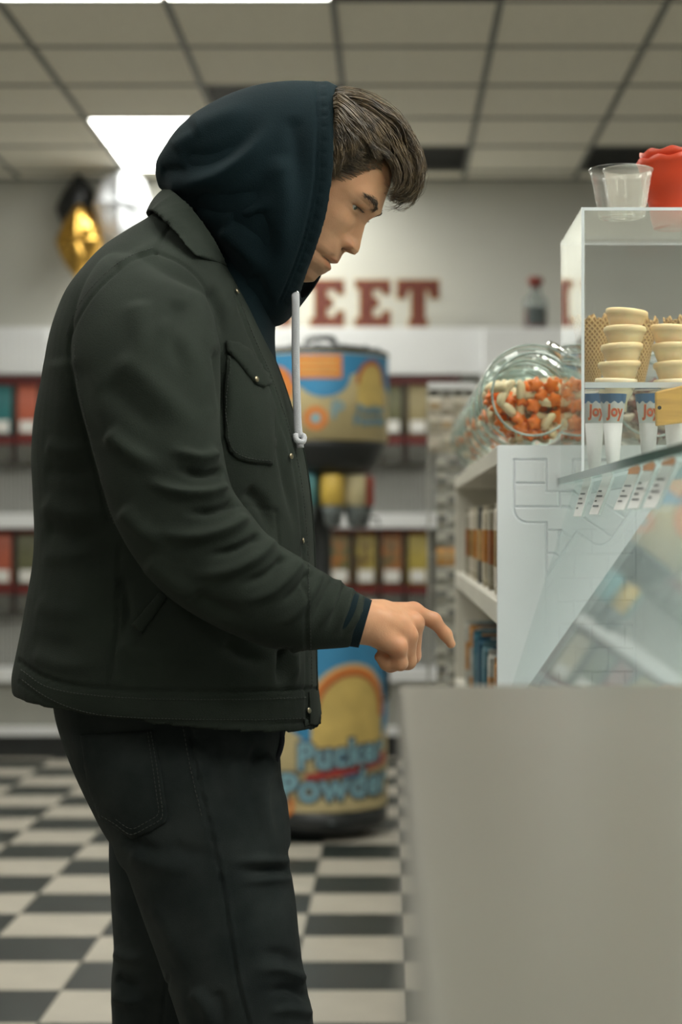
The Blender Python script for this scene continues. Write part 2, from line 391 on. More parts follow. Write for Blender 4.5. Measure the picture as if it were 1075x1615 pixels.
for row, (cols, zb, word) in enumerate(((TOPC, zy(732), 'upper'), (LOWC, zy(968), 'lower'))):
    for q in range(nb):
        c = cols[q]; c2 = MIX.get(c, c) if (row == 1 and 12 < q < 17) else c
        if (c, c2) not in winm:
            me = BM['product_window'].copy(); me.materials.append(bin_mat(c, c2) if c != c2 else mat('bin_print_'+c, BC[c], .4, var=.15, vscale=20)); winm[(c, c2)] = me
        t = thing('candy_bin', '%s candy bin with red trim, %s from left in the %s bin row' % (c, ORD[q], word), 'candy bin', (bx0+q*pitch, SY+.02, zb), 'candy bins on the back wall')
        for nme in ('top_rail', 'bottom_rail', 'side_post', 'end_post', 'body', 'product_window', 'price_card', 'chute'):
            o = link(nme, winm[(c, c2)] if nme == 'product_window' else BM[nme], None, t); o.matrix_parent_inverse = Matrix()

# ---- wall letters: slab capitals with a gold edge
m_letter = mat('brown_red_letter', (.125, .025, .013), .5, var=.08, vscale=15)
m_gold_edge = mat('gold_letter_edge', (.50, .36, .13), .4, var=.1)
def slab(c):
    if c == 'E': return [[(0, 0), (1, 0), (1, .33), (.80, .33), (.74, .20), (.50, .20), (.50, .40), (.66, .42), (.66, .60), (.50, .62), (.50, .80), (.74, .80), (.80, .69), (1, .69), (1, 1), (0, 1), (0, .84), (.13, .82), (.13, .18), (0, .16)]]
    if c == 'T': return [[(.28, 0), (.72, 0), (.72, .14), (.66, .17), (.66, .80), (.76, .76), (.80, .60), (1, .60), (1, 1), (0, 1), (0, .60), (.20, .60), (.24, .76), (.34, .80), (.34, .17), (.28, .14)]]
    if c == 'W': return [[(.20, 0), (.40, 0), (.5, .42), (.60, 0), (.80, 0), (.95, .84), (1, .86), (1, 1), (.70, 1), (.70, .86), (.76, .84), (.69, .40), (.58, .80), (.42, .80), (.31, .40), (.24, .84), (.30, .86), (.30, 1), (0, 1), (0, .86), (.05, .84)]]
    return [[(0, 0), (.12, 0), (.2, .08), (.5, 0), (.8, .04), (1, .2), (1, .42), (.85, .56), (.35, .68), (.30, .76), (.42, .84), (.62, .80), (.78, .66), (.95, .66), (.95, 1), (.84, 1), (.76, .93), (.5, 1), (.2, .96), (.02, .8), (.02, .6), (.16, .46), (.66, .33), (.70, .24), (.56, .16), (.36, .20), (.20, .36), (0, .36)]]
def extrude_poly(poly, y0, y1, grow=0.0):
    n = len(poly); pl = np.array(poly, float)
    if grow:
        a = np.sum(pl[:, 0]*np.roll(pl[:, 1], -1)-np.roll(pl[:, 0], -1)*pl[:, 1]); sg = 1 if a > 0 else -1
        e1 = pl-np.roll(pl, 1, 0); e2 = np.roll(pl, -1, 0)-pl
        n1 = np.c_[e1[:, 1], -e1[:, 0]]; n2 = np.c_[e2[:, 1], -e2[:, 0]]
        n1 /= np.linalg.norm(n1, axis=1)[:, None]; n2 /= np.linalg.norm(n2, axis=1)[:, None]
        nn = n1+n2; nn /= np.maximum(1e-6, (np.sum(nn*nn, 1)/2))[:, None]
        pl = pl+sg*grow*nn
    V = [(p[0], y0, p[1]) for p in pl]+[(p[0], y1, p[1]) for p in pl]
    return V, [tuple(range(n)), tuple(range(2*n-1, n-1, -1))]+[(i, n+i, n+(i+1) % n, (i+1) % n) for i in range(n)]
LET = [('S', 322, 376, 'hidden behind the hood'), ('W', 388, 474, 'left of the two letters E'), ('E', 489, 542, 'beside the chin'), ('E', 560, 615, 'between letter E and letter T'), ('T', 626, 692, 'last letter on the wall')]
for c, ua, ub, wd in LET:
    yy = SY+.05
    x0, x1 = P(ua, 0, yy)[0], P(ub, 0, yy)[0]; z0, z1 = zy(515, yy), zy(442, yy)
    pl = [(x0+(x1-x0)*a, z0+(z1-z0)*b) for a, b in slab(c)[0]]
    t = thing('wall_letter', 'brown-red slab letter %s with gold edge, %s' % (c, wd), 'letter', ((x0+x1)/2, yy, z0), 'letters of the word on the back wall')
    mk('gold_edge', *extrude_poly(pl, yy-.008, yy+.02, .006), m_gold_edge, t)
    mk('letter_face', *extrude_poly(pl, yy-.016, yy-.006), m_letter, t)
# ---- bottle on the ledge
m_glassb = clear('bottle_glass', (.75, .8, .8), .05, 1.5, .15, (.4, .42, .42))
m_redcap = mat('red_cork_cap', (.22, .03, .02), .5, var=.1)
m_syrup = mat('dark_red_sweets', (.16, .022, .016), .4, col2=(.26, .05, .03), vscale=50)
m_slate = mat('slate_label', (.055, .07, .07), .6, var=.1)
bx, by, bz = P(844, 515, SY-.1); bz = zy(517, SY-.18)
t = thing('sweet_bottle', 'glass bottle of red sweets with grey label and red stopper on the ledge', 'bottle', (bx, by, bz))
lathe_obj('glass', [(.058, 0), (.064, .01), (.064, .13), (.058, .155), (.030, .185), (.026, .225), (.034, .23)], m_glassb, t, 32, (bx, by, bz), False)
lathe_obj('sweets', [(.055, .004), (.060, .012), (.060, .10), (.05, .115)], m_syrup, t, 24, (bx, by, bz))
lathe_obj('stopper', [(.025, .215), (.027, .235), (.040, .24), (.042, .262), (.030, .275)], m_redcap, t, 24, (bx, by, bz))
V, Fc = loftvf([[(bx+.0655*math.sin(a), by-.0655*math.cos(a), bz+z) for a in np.linspace(-.8, .8, 12)] for z in (.02, .115)], closed=False)
mk('label', V, Fc, m_slate, t, True)
# ---- foil balloons
m_gold = mat('gold_foil', (.72, .43, .10), .22, metal=1.0, bump=.6, bscale=28, var=.15)
m_blackfoil = mat('black_foil', (.012, .014, .016), .35, var=.1)
m_whitefoil = mat('white_foil', (.60, .62, .66), .6, var=.03)
m_ribbon = mat('curling_ribbon', (.5, .4, .25), .5, var=.1)
def balloon(name, label, uc, vc, y, ru, rv, m, shape, depth):
    c = P(uc, vc, y); R1 = ru/F*y; R2 = rv/F*y; rings = []
    for s in np.linspace(-1, 1, 19):
        sc = math.sqrt(max(0, 1-s*s))**.8+1e-3; r_ = []
        for a in np.linspace(0, 2*math.pi, 60, endpoint=False):
            rr = {'star': 1-.26*(1-abs(math.cos(2.5*(a-math.pi/2)))**.8), 'round': 1-.05*abs(math.sin(4*a)), 'kite': 1/(abs(math.cos(a))**1.3+abs(math.sin(a))**1.3)**(1/1.3)}[shape]
            wr = 1+.025*math.sin(18*a)*abs(s)
            r_.append((c[0]+R1*sc*rr*wr*math.cos(a), c[1]+depth*s*(1-.3*abs(math.sin(2*a))), c[2]+R2*sc*rr*wr*math.sin(a)))
        rings.append(r_)
    t = thing(name, label, 'balloon', (c[0], c[1], c[2]-R2), 'foil balloons on the back wall')
    mk('foil_body', *loftvf(rings), m, t, True)
    pts = [(c[0], c[1], c[2]-R2*.95), (c[0]+.01, c[1]+.01, c[2]-R2-.03), (c[0]-.01, c[1]+.02, c[2]-R2-.07), (c[0], c[1]+.03, c[2]-R2-.10)]
    mk('tail', *tubevf(spline(pts, 12), .003, 5), m_ribbon, t)
balloon('foil_balloon', 'shiny gold foil balloon lowest in the cluster by the left shoulder', 126, 382, 9.36, 38, 62, m_gold, 'kite', .12)
balloon('foil_balloon', 'black foil balloon above the gold one', 124, 330, 9.52, 36, 55, m_blackfoil, 'kite', .08)
balloon('foil_balloon', 'white foil balloon right of the black and gold ones', 193, 325, 9.40, 46, 58, m_whitefoil, 'round', .14)
# ================================================================ powder candy dispenser
m_blk = mat('black_plastic', (.014, .017, .018), .35, var=.15)
m_cream = mat('label_cream', (.52, .43, .23), .45, var=.05, vscale=8)
m_blue = mat('label_blue', (.035, .21, .40), .45, var=.08, vscale=8)
m_sky = mat('label_pale_blue', (.22, .42, .50), .45, var=.06, vscale=8)
m_orange = mat('label_orange', (.60, .19, .035), .45, var=.1, vscale=8)
m_rust = mat('label_rust', (.38, .10, .03), .45, var=.1)
m_ylw = mat('label_yellow', (.55, .40, .12), .45, var=.12, vscale=10)
m_ltext = mat('lettering_blue', (.19, .36, .43), .45, var=.06)
m_lout = mat('lettering_outline', (.06, .065, .075), .5, var=.1)
m_lred = mat('label_red', (.35, .03, .025), .45, var=.1)
DY, DR = 7.05, .268; DX = (505-U0)/F*DY
zd = lambda v, y=6.8: CH+(V0-v)/F*y
dis = thing('candy_dispenser', 'tall round powder candy dispenser with printed drums behind the man', 'dispenser', (DX, DY, 0))
def cyl(phi, z, e, R=DR): return (DX+(R+e)*math.sin(math.radians(phi)), DY-(R+e)*math.cos(math.radians(phi)), z)
def lathed(name, prof, m, n=64, par=None): return lathe_obj(name, prof, m, par or dis, n, (DX, DY, 0))
lathed('foot', [(.17, 0), (.20, .012), (.20, .03), (.12, .035)], m_blk)
lathed('base_ring', [(DR-.03, .035), (DR-.006, .045), (DR+.002, .06), (DR+.002, .115), (DR-.01, .12)], m_blk)
drum = lathed('lower_drum', [(DR-.004, .115), (DR, .12), (DR, .86), (DR-.006, .87)], m_cream)
lathed('lower_drum_lid', [(DR-.004, .868), (DR+.006, .872), (DR+.006, .9), (DR-.05, .93), (.05, .935)], m_blk)
lathed('column', [(.05, .93), (.045, .95), (.045, 1.46), (.05, 1.48)], m_blk, 24)
# flavour canisters hanging under the bowl
canm = [mat('canister_teal', (.10, .27, .30), .4, var=.1), mat('canister_yellow', (.55, .38, .07), .4, var=.1), mat('canister_cream', (.55, .48, .28), .4, var=.1), mat('canister_red', (.35, .06, .04), .4, var=.1)]
m_smoke = mat('grey_dispensing_valve', (.13, .15, .15), .3, var=.3, vscale=20)
for q in range(10):
    ph = -18+q*36; r0 = .17
    cx, cy = DX+r0*math.sin(math.radians(ph)), DY-r0*math.cos(math.radians(ph))
    cn = lathe_obj('canister', [(.040, zd(797)), (.046, zd(795)), (.046, zd(752)), (.040, zd(748))], canm[(q+0) % 4], dis, 20, (cx, cy, 0))
    lathe_obj('valve', [(.012, zd(832)), (.026, zd(828)), (.034, zd(812)), (.042, zd(800)), (.040, zd(797))], m_smoke, cn, 16, (cx, cy, 0))
    sx, sy = math.sin(math.radians(ph)), -math.cos(math.radians(ph))
    mk('lever', *tubevf([(cx+sx*.03, cy+sy*.03, zd(815)), (cx+sx*.06, cy+sy*.06, zd(818)), (cx+sx*.065, cy+sy*.065, zd(828))], .006, 6), m_blk, cn)
lathed('bowl', [(.10, zd(746)), (.20, zd(744)), (.235, zd(728)), (DR-.01, zd(704)), (DR-.002, zd(695)), (DR-.03, zd(692))], m_blk)
up = lathed('upper_drum', [(DR-.004, zd(694)), (DR+.004, zd(692)), (DR+.004, zd(556)), (DR-.002, zd(552))], m_cream)
lathed('upper_lid', [(DR-.002, zd(555)), (DR+.008, zd(553)), (DR+.006, zd(548)), (DR-.05, zd(541)), (DR-.12, zd(538)), (.04, zd(537))], m_blk)
mk('lid_handle', *tubevf(spline([(DX-.06, DY, zd(537)), (DX-.045, DY, zd(524)), (DX+.045, DY, zd(523)), (DX+.065, DY, zd(537))], 14), .013, 8), m_blk, dis)
for q in range(14):
    ph = q*360/14
    lathe_obj('lid_rivet', [(.012, zd(545)), (.010, zd(541)), (.004, zd(540))], m_smoke, dis, 8, (DX+.235*math.sin(math.radians(ph)), DY-.235*math.cos(math.radians(ph)), 0))
mk('side_handle', *tubevf([cyl(68, zd(1060), -.01), cyl(70, zd(1062), .02), cyl(70, zd(1108), .02), cyl(68, zd(1110), -.01)], .010, 6), m_blk, dis)
lathe_obj('caster_bolt', [(.012, 0), (.012, .004), (.004, .006)], m_smoke, dis, 10, cyl(12, .075, .002))
# printed art on the drums (flat print wrapped on the drum)
def wrap_strip(name, f0, f1, a0, a1, m, e, par, n=40, R=DR):   # area between two curves z=f0(phi), z=f1(phi)
    ph = np.linspace(a0, a1, n)
    V, Fc = loftvf([[cyl(p, f0(p), e, R) for p in ph], [cyl(p, f1(p), e, R) for p in ph]], closed=False)
    return mk(name, V, Fc, m, par, True)
def wrap_ring(name, pc, zc, ro, ri, m, e, par, a0=0, a1=360, n=40, sy=1.0, R=DR):
    k = math.degrees(1/R); an = np.radians(np.linspace(a0, a1, n))
    V, Fc = loftvf([[cyl(pc+k*r*math.cos(a), zc+sy*r*math.sin(a), e, R) for a in an] for r in np.linspace(ri, ro, 4)], closed=False)
    return mk(name, V, Fc, m, par, True)
def wrap_text(name, txt, pc, zc, size, m, e, par, offset=0.0, width=1.0, slope=0.0, R=DR, shear=0.0):
    cu = bpy.data.curves.new('txt', 'FONT'); cu.body = txt; cu.size = 1; cu.align_x = 'CENTER'; cu.align_y = 'CENTER'; cu.offset = offset; cu.resolution_u = 3; cu.space_character = 1.08
    o = bpy.data.objects.new('txt', cu); COL.objects.link(o); dg = bpy.context.evaluated_depsgraph_get()
    me = bpy.data.meshes.new_from_object(o.evaluated_get(dg)); bpy.data.objects.remove(o)
    bm = bmesh.new(); bm.from_mesh(me); bmesh.ops.subdivide_edges(bm, edges=[e_ for e_ in bm.edges if e_.calc_length() > .25], cuts=2)
    for v in bm.verts:
        x, y = v.co.x*size*width, v.co.y*size
        v.co = Vector(cyl(pc+math.degrees(x/R), zc+y+slope*x, e, R))
    bm.to_mesh(me); bm.free(); return link(name, me, m, par)
zl = lambda v: zd(v)
wrap_strip('print_sky', lambda p: zl(1180)+.10*math.cos(math.radians(3*(p-28)))*-1-.02, lambda p: .858, -80, 100, m_blue, .0015, drum)
arch_c, arch_z = 30, zl(1125)
wrap_ring('print_arch_field', arch_c, arch_z, .165, .0, m_ylw, .003, drum, 0, 180, sy=1.05)
wrap_strip('print_arch_field_low', lambda p: zl(1180), lambda p: arch_z+.002, arch_c-math.degrees(.165/DR), arch_c+math.degrees(.165/DR), m_ylw, .003, drum)
wrap_ring('print_arch_pale', arch_c, arch_z, .185, .165, m_cream, .0028, drum, 0, 180, sy=1.05)
wrap_ring('print_arch_orange', arch_c, arch_z, .172, .150, m_orange, .004, drum, -8, 188, sy=1.05)
wrap_ring('print_arch_rust', arch_c, arch_z, .150, .136, m_rust, .004, drum, -8, 188, sy=1.05)
wrap_strip('print_sand', lambda p: .125, lambda p: zl(1262)+.02*math.sin(math.radians(4*p)), -80, 100, m_cream, .0035, drum)
wrap_strip('print_banner', lambda p: zl(1222)+.0006*(p-25), lambda p: zl(1208)+.0009*(p-25), -10, 72, m_lred, .005, drum)
for nm, m_, of, e in (('print_outline', m_lout, .095, .0055), ('print_lettering', m_ltext, .030, .007)):
    wrap_text(nm, 'Pucker', 24, zl(1190), .142, m_, e, drum, of, .90, .07)
    wrap_text(nm, 'Powder', 20, zl(1241), .150, m_, e, drum, of, .98, .05)
wrap_ring('print_swirl', -30, zl(1270), .05, .03, m_orange, .006, drum, 250, 400)
ur = up
wrap_strip('print_sky', lambda p: zl(600)-.04*math.cos(math.radians(4*p+10)), lambda p: zl(557), -85, 95, m_blue, .0055, ur)
wrap_ring('print_swoosh', 5, zl(590), .105, .0, m_blue, .007, ur, 180, 360, sy=.85)
wrap_strip('print_sign', lambda p: zl(597), lambda p: zl(560), -18, 20, m_orange, .0085, ur)
for q in range(3):
    wrap_strip('print_sign_line', lambda p: zl(590-q*10), lambda p: zl(587-q*10), -15, 17, m_ylw, .0095, ur)
for pc, zc, ro in ((-1.5, zl(660), .046), (-38, zl(610), .085)):
    wrap_ring('print_ring', pc, zc, ro, ro*.5, m_orange, .008, ur); wrap_ring('print_ring_core', pc, zc, ro*.35, 0, m_sky, .008, ur)
wrap_ring('print_small_arch_field', 50, zl(605), .075, 0, m_ylw, .0075, ur, 0, 180, sy=1.2)
wrap_strip('print_small_arch_low', lambda p: zl(640), lambda p: zl(605), 50-16, 50+16, m_ylw, .0075, ur)
wrap_ring('print_small_arch', 50, zl(605), .082, .066, m_rust, .0085, ur, 0, 180, sy=1.2)
for nm, m_, of, e in (('print_outline', m_lout, .06, .009), ('print_lettering', m_ltext, .02, .0105)):
    wrap_text(nm, 'Pucker', 50, zl(644), .052, m_, e, ur, of, 1.0, .05); wrap_text(nm, 'Powder', 50, zl(662), .055, m_, e, ur, of, 1.0, .05)
    wrap_text(nm, 'P', 16, zl(648), .10, m_, e, ur, of*.4, 1.0)

# ================================================================ white display cabinet with slanted glass counter guard
PY = 2.76                                   # front face of the cabinet end panel
CXL = (785-U0)/F*PY; CTOP = CH+(V0-702)/F*PY; CYF = (CXL)*F/(717-U0)
m_panel = mat('white_painted_panel', (.84, .87, .91), .38, var=.015, vscale=5)
m_inner = mat('cream_shelf_board', (.56, .54, .47), .5, var=.04, vscale=5)
cab = thing('display_cabinet', 'white display cabinet with routed end panel and open aisle shelves', 'cabinet', (CXL+.3, PY+.8, 0))
CXR = 1.25
# end panel with routed lines, as a relief grid
def grooves():
    q = []
    def pl(*pts): q.append(np.array(pts, float))
    arc = lambda cx, cy, r, a0, a1: [(cx+r*math.cos(math.radians(a)), cy-r*math.sin(math.radians(a))) for a in np.linspace(a0, a1, 9)]
    pl((810, 725), (861, 725)); pl((861, 725), (861, 775)); pl((810, 725), (810, 800)); pl((814, 762), (858, 762)); pl((814, 799), (882, 799)); pl((862, 775), (905, 775)); pl((882, 776), (882, 798))
    pl(*arc(832, 802, 22, 180, 270)); pl((832, 824), (861, 824)); pl((861, 824), (861, 1000)); pl((864, 836), (885, 836)); pl((864, 872), (885, 872)); pl((886, 799), (897, 799))
    pl((898, 725), (970, 725)); pl((1001, 725), (1001, 1090)); pl((1010, 725), (1060, 725))
    for r in range(9):
        v = 762+r*37.2
        if v > 830: pl((880 if r > 2 else 900, v), (996, v))
        for c in range(4):
            u = 880+c*52+(26 if r % 2 else 0)
            if u < 996 and v > 800: pl((u, v+2), (u, v+33))
    return q
gl = grooves()
z0p, z1p = .92, CTOP
nx, nz = 560, 330
gx = np.linspace(CXL, CXL+.62, nx); gz = np.linspace(z0p, z1p, nz)
GX, GZ = np.meshgrid(gx, gz); uvp = np.c_[U0+GX.ravel()/PY*F, V0-(GZ.ravel()-CH)/PY*F]
dep = np.zeros(len(uvp))
for ln in gl:
    lo = ln.min(0)-4; hi = ln.max(0)+4; k = np.where(((uvp > lo) & (uvp < hi)).all(1))[0]
    e, t_ = polydist(uvp[k], ln); dep[k] = np.maximum(dep[k], .0035*np.clip(1.6-e/1.25, 0, 1))
V = np.c_[GX.ravel(), PY+dep, GZ.ravel()]
Fc = [(j*nx+i, j*nx+i+1, (j+1)*nx+i+1, (j+1)*nx+i) for j in range(nz-1) for i in range(nx-1)]
mk('end_panel', V, Fc, m_panel, cab, False)
mk('end_panel_core', *boxes([(CXL, CXL+.62, PY+.004, PY+.03, z0p, z1p-.0005), (CXL, CXL+.62, PY, PY+.03, 0, z0p), (CXL+.62, CXR, PY, PY+.03, 0, z1p)]), m_panel, cab)
box('top_board', (CXL, CXR, PY+.03, CYF, CTOP-.03, CTOP), m_inner, cab, .002)
box('bottom_board', (CXL, CXR, PY+.03, CYF, 0, .08), m_inner, cab)
box('end_post', (CXL, CXL+.30, CYF-.03, CYF, .08, CTOP-.03), m_inner, cab, .002)
box('back_board', (CXL+.30, CXL+.32, PY+.03, CYF, .08, CTOP-.03), m_inner, cab)
ms_z = CH+(V0-985)/F*PY
box('shelf_board', (CXL, CXL+.30, PY+.03, CYF-.03, ms_z-.002, ms_z+.035), m_inner, cab, .002)
box('shelf_board', (CXL, CXL+.30, PY+.03, CYF-.03, .80, .83), m_inner, cab, .002)
box('shelf_board', (CXL, CXL+.30, PY+.03, CYF-.03, .45, .48), m_inner, cab, .002)
# ---- stock on the cabinet's aisle shelves
PKC = [(.50, .46, .36), (.30, .28, .22), (.12, .12, .11), (.62, .58, .50)]
PKO = [(.42, .17, .03), (.25, .09, .03), (.48, .30, .12), (.30, .20, .08)]
PKB = [(.04, .14, .19), (.40, .40, .36), (.03, .09, .14), (.42, .20, .06), (.10, .20, .24)]
def packet_mesh(w, h, d, m, m2=None):
    rings = []
    for s, k in ((0, .08), (.06, .12), (.1, .7), (.3, 1), (.7, 1), (.9, .7), (.94, .12), (1, .08)):
        rings.append([(-w/2, -d/2*k, h*s), (0, -d/2*k*1.15, h*s), (w/2, -d/2*k, h*s), (w/2, d/2*k, h*s), (0, d/2*k*1.15, h*s), (-w/2, d/2*k, h*s)])
    V, Fc = loftvf(rings); me = mesh('candy_packet', V, Fc); me.materials.append(m)
    if m2:
        me.materials.append(m2)
        for p in me.polygons:
            z = sum(me.vertices[i].co.z for i in p.vertices)/len(p.vertices)
            if .30*h < z < .7*h: p.material_index = 1
    return me
def pm(c, nm): return mat('packet_%s_%02d_%02d_%02d' % (nm, c[0]*99, c[1]*99, c[2]*99), c, .35, var=.2, vscale=60)
groups = [(ms_z+.035, .16, PKC, PKO, 'upper', 'orange and cream packet on the white cabinet upper shelf'), (.83, .17, PKB, PKB[::-1], 'lower', 'blue and cream packet on the white cabinet lower shelf')]
for zb, hh, ca, cb, wd, lab in groups:
    meshes = [packet_mesh(.085, hh, .03, pm(ca[q % len(ca)], wd), pm(cb[q % len(cb)], wd)) for q in range(5)]
    for q in range(22):
        o = bpy.data.objects.new('candy_packet', meshes[q % 5]); COL.objects.link(o)
        o.location = (CXL+.055+.012*((q*7) % 3), PY+.10+q*.0665, zb+.001); o.rotation_euler = (0, 0, .12*math.sin(q*2.3))
        tag(o, '%s, %s from the near end' % (lab, (ORD+['twenty-first', 'twenty-second'])[q]), 'candy packet', 'candy packets on the %s cabinet shelf' % wd)
# ---- packet rack behind the cabinet
RY = 5.6
m_wire = mat('chrome_wire', (.45, .45, .42), .3, metal=1, var=.05)
rx0, rx1 = P(676, 0, RY)[0], P(752, 0, RY)[0]
rk = thing('packet_rack', 'tall wire rack of hanging candy packets behind the white cabinet', 'rack', ((rx0+rx1)/2, RY, 0))
zr = lambda v: CH+(V0-v)/F*RY
pr = [boxvf(x-.004, x+.004, RY+.06, RY+.068, 0, zr(600)) for x in np.linspace(rx0, rx1, 5)]+[boxvf(rx0, rx1, RY+.058, RY+.07, z-.003, z+.003) for z in np.arange(.15, zr(600), .11)]
mk('wire_grid', *join(pr), m_wire, rk); box('foot', (rx0-.02, rx1+.05, RY-.05, RY+.12, 0, .03), m_wire, rk, .004)
box('header_card', (rx0, rx1, RY+.05, RY+.056, zr(612), zr(601)), m_white, rk)
pal = [packet_mesh(.036, .058, .012, pm(c, 'rack'), pm(c2, 'rack')) for c, c2 in (((.46, .42, .33), (.30, .27, .20)), ((.55, .51, .42), (.38, .28, .16)), ((.36, .32, .25), (.48, .44, .36)))]
pal2 = [packet_mesh(.033, .058, .012, pm(c, 'rack'), pm(c2, 'rack')) for c, c2 in (((.30, .29, .24), (.13, .13, .12)), ((.20, .20, .17), (.38, .37, .32)))]
pal3 = [packet_mesh(.033, .058, .012, pm((.45, .22, .05), 'rack'), pm((.4, .25, .1), 'rack'))]
for zi, z in enumerate(np.arange(.62, zr(612)-.05, .0605)):
    top = z > zr(738)
    xs_ = np.arange(rx0+.02, rx1, .0395) if top else np.array([P(699, 0, RY)[0]-.004, P(699, 0, RY)[0]+.032])
    for q, x in enumerate(xs_):
        orange = (not top) and abs(z+.03-zr(889)) < .031
        o = bpy.data.objects.new('candy_packet', (pal[(q+zi) % 3] if top else pal3[0] if orange else pal2[(q+zi) % 2])); COL.objects.link(o)
        o.location = (x, RY+.04, z)
        if orange: tag(o, 'orange candy packet in the band across the wire rack, %s one' % ('left', 'right')[q], 'candy packet', 'orange packets on the wire rack')
        elif top: tag(o, 'cream packet on the upper wire rack, %s column from left, %s row from bottom' % (ORD[q], ORD[zi]), 'candy packet', 'cream packets on the wire rack')
        else: tag(o, 'grey packet in the %s narrow column of the wire rack, %s row from bottom' % (('left', 'right')[q], ORD[zi]), 'candy packet', 'grey packets on the wire rack')

# ================================================================ glass candy jars on the cabinet
m_jar = clear('jar_glass', (.92, .955, .94), .01, 1.50)
m_jrim = mat('jar_glass_rim', (.30, .37, .34), .08, var=.2, vscale=30)
m_chrome = mat('polished_steel', (.7, .7, .68), .12, metal=1, var=.03)
JR, JD = .086, .135
def jar(loc, label):
    t = thing('candy_jar', label, 'jar', loc, 'round glass candy jars on the cabinet')
    cx, cy, cz = loc[0], loc[1], loc[2]+JR
    def ring(r, y, n=48, flat=.985): return [(cx+r*math.cos(a), cy+y, max(loc[2]+.0006, cz+r*math.sin(a))) for a in np.linspace(0, 2*math.pi, n, endpoint=False)]
    prof = [(.052, -JD/2), (.066, -JD/2+.002), (.078, -JD/2+.012), (.0845, -JD/2+.03), (JR, 0), (.0845, JD/2-.03), (.078, JD/2-.012), (.066, JD/2-.002), (.052, JD/2)]
    mk('glass_body', *loftvf([ring(r, y) for r, y in prof]), m_jar, t, True)
    inner = [(.050, -JD/2+.005), (.064, -JD/2+.007), (.075, -JD/2+.017), (.080, 0), (.075, JD/2-.017), (.064, JD/2-.007), (.050, JD/2-.005)]
    if 0: mk('glass_inner_wall', *loftvf([[(x, y, max(z, loc[2]+.005)) for x, y, z in ring(r, y)] for r, y in inner]), m_jar, t, True)
    for s in (-1, 1):
        rr = [(cx+.067*math.cos(a), cy+s*(JD/2-.001), cz+.067*math.sin(a)) for a in np.linspace(0, 2*math.pi, 41)]
        mk('face_rim', *tubevf(rr, .0022, 6), m_jrim, t, True)
        rr = [(cx+.0835*math.cos(a), cy+s*(JD/2-.026), cz+.0835*math.sin(a)) for a in np.linspace(-.25, 3.4, 31)]
        mk('shoulder_ridge', *tubevf(rr, .0013, 6), m_jrim, t, True)
    ax = np.array((math.sin(.7), 0, math.cos(.7))); b_ = np.array((0, 1, 0)); c_ = np.cross(ax, b_); ctr = np.array((cx, cy, cz))
    rings = [[ctr+ax*h+r*(math.cos(a)*b_+math.sin(a)*c_) for a in np.linspace(0, 2*math.pi, 28, endpoint=False)] for r, h in ((.034, .080), (.037, .085), (.037, .091), (.030, .094), (.004, .095))]
    mk('lid', *loftvf(rings), m_chrome, t, True)
    return t
def bean():
    pts = spline([(-.013, 0, 0), (-.006, 0, .003), (.006, 0, .003), (.013, 0, 0)], 7); return tubevf(pts, [.003, .0058, .0066, .0068, .0066, .0058, .003], 8)
def gummy():
    rings = []
    for s in (-1, -.75, 0, .75, 1):
        k = (1-.35*abs(s)**3)
        rings.append([((.0125+.0028*math.cos(5*a))*k*math.cos(a), .0068*s, (.0125+.0028*math.cos(5*a))*k*math.sin(a)) for a in np.linspace(0, 2*math.pi, 20, endpoint=False)])
    return loftvf(rings)
m_cb = mat('cream_sweet', (.74, .60, .38), .35, var=.08, sss=.15); m_co = mat('orange_gummy', (.78, .19, .03), .3, var=.12, sss=.2)
m_cr = mat('burgundy_gummy', (.17, .03, .025), .3, var=.15); m_cp = mat('pale_sweet', (.62, .50, .38), .35, var=.1)
def cmesh(vf, nm, m): me = mesh(nm, *vf, True); me.materials.append(m); return me
SC = lambda vf: ([np.array(v)*1.2 for v in vf[0]], vf[1])
CM = {'cream': cmesh(SC(bean()), 'jelly_bean', m_cb), 'orange': cmesh(gummy(), 'gummy_candy', m_co), 'burgundy': cmesh(gummy(), 'gummy_candy', m_cr), 'pale': cmesh(bean(), 'jelly_bean', m_cp)}
def fill(loc, a, b, n, where, frac, dmin=.0155):
    cx, cy, cz = loc[0], loc[1], loc[2]+JR; got = []; tries = 0
    while len(got) < n and tries < 9000:
        tries += 1
        f = random.random(); y = -JD/2+.016+.10*f**2.2; r = .070*math.sqrt(random.random()); an = random.random()*6.283
        x, z = r*math.cos(an), r*math.sin(an)
        lim = .072 if y > -JD/2+.022 else .062
        if math.hypot(x, z) > lim-.006 or z > -JR+2*JR*frac+.008*math.sin(60*x): continue
        if any((x-p[0])**2+(y-p[1])**2+(z-p[2])**2 < dmin**2 for p in got): continue
        got.append((x, y, z))
    for q, p in enumerate(got):
        c = a if random.random() < .52 else b
        nm = 'jelly_bean' if c in ('cream', 'pale') else 'gummy_candy'
        o = bpy.data.objects.new(nm, CM[c]); COL.objects.link(o); o.location = (cx+p[0], cy+p[1], cz+p[2])
        o.rotation_euler = (random.uniform(-.6, .6), random.uniform(0, 6.28), random.uniform(-.6, .6))
        tag(o, '%s %s in the %s' % (c, 'bean-shaped sweet' if nm == 'jelly_bean' else 'gummy candy', where), 'candy', '%s candies in the %s' % (c, where))
JX1 = (836-U0)/F*2.9
nearloc = (JX1, 2.905, CTOP); jar(nearloc, 'nearest round glass jar of orange and cream sweets on the cabinet'); fill(nearloc, 'orange', 'cream', 130, 'nearest glass jar', .60)
for q in range(1, 8):
    l = (JX1, 2.905+q*.195, CTOP); jar(l, 'round glass candy jar, %s from the front in the aisle row' % ORD[q]); fill(l, 'orange', 'pale', 26, '%s jar of the aisle row' % ORD[q], .5, .02)
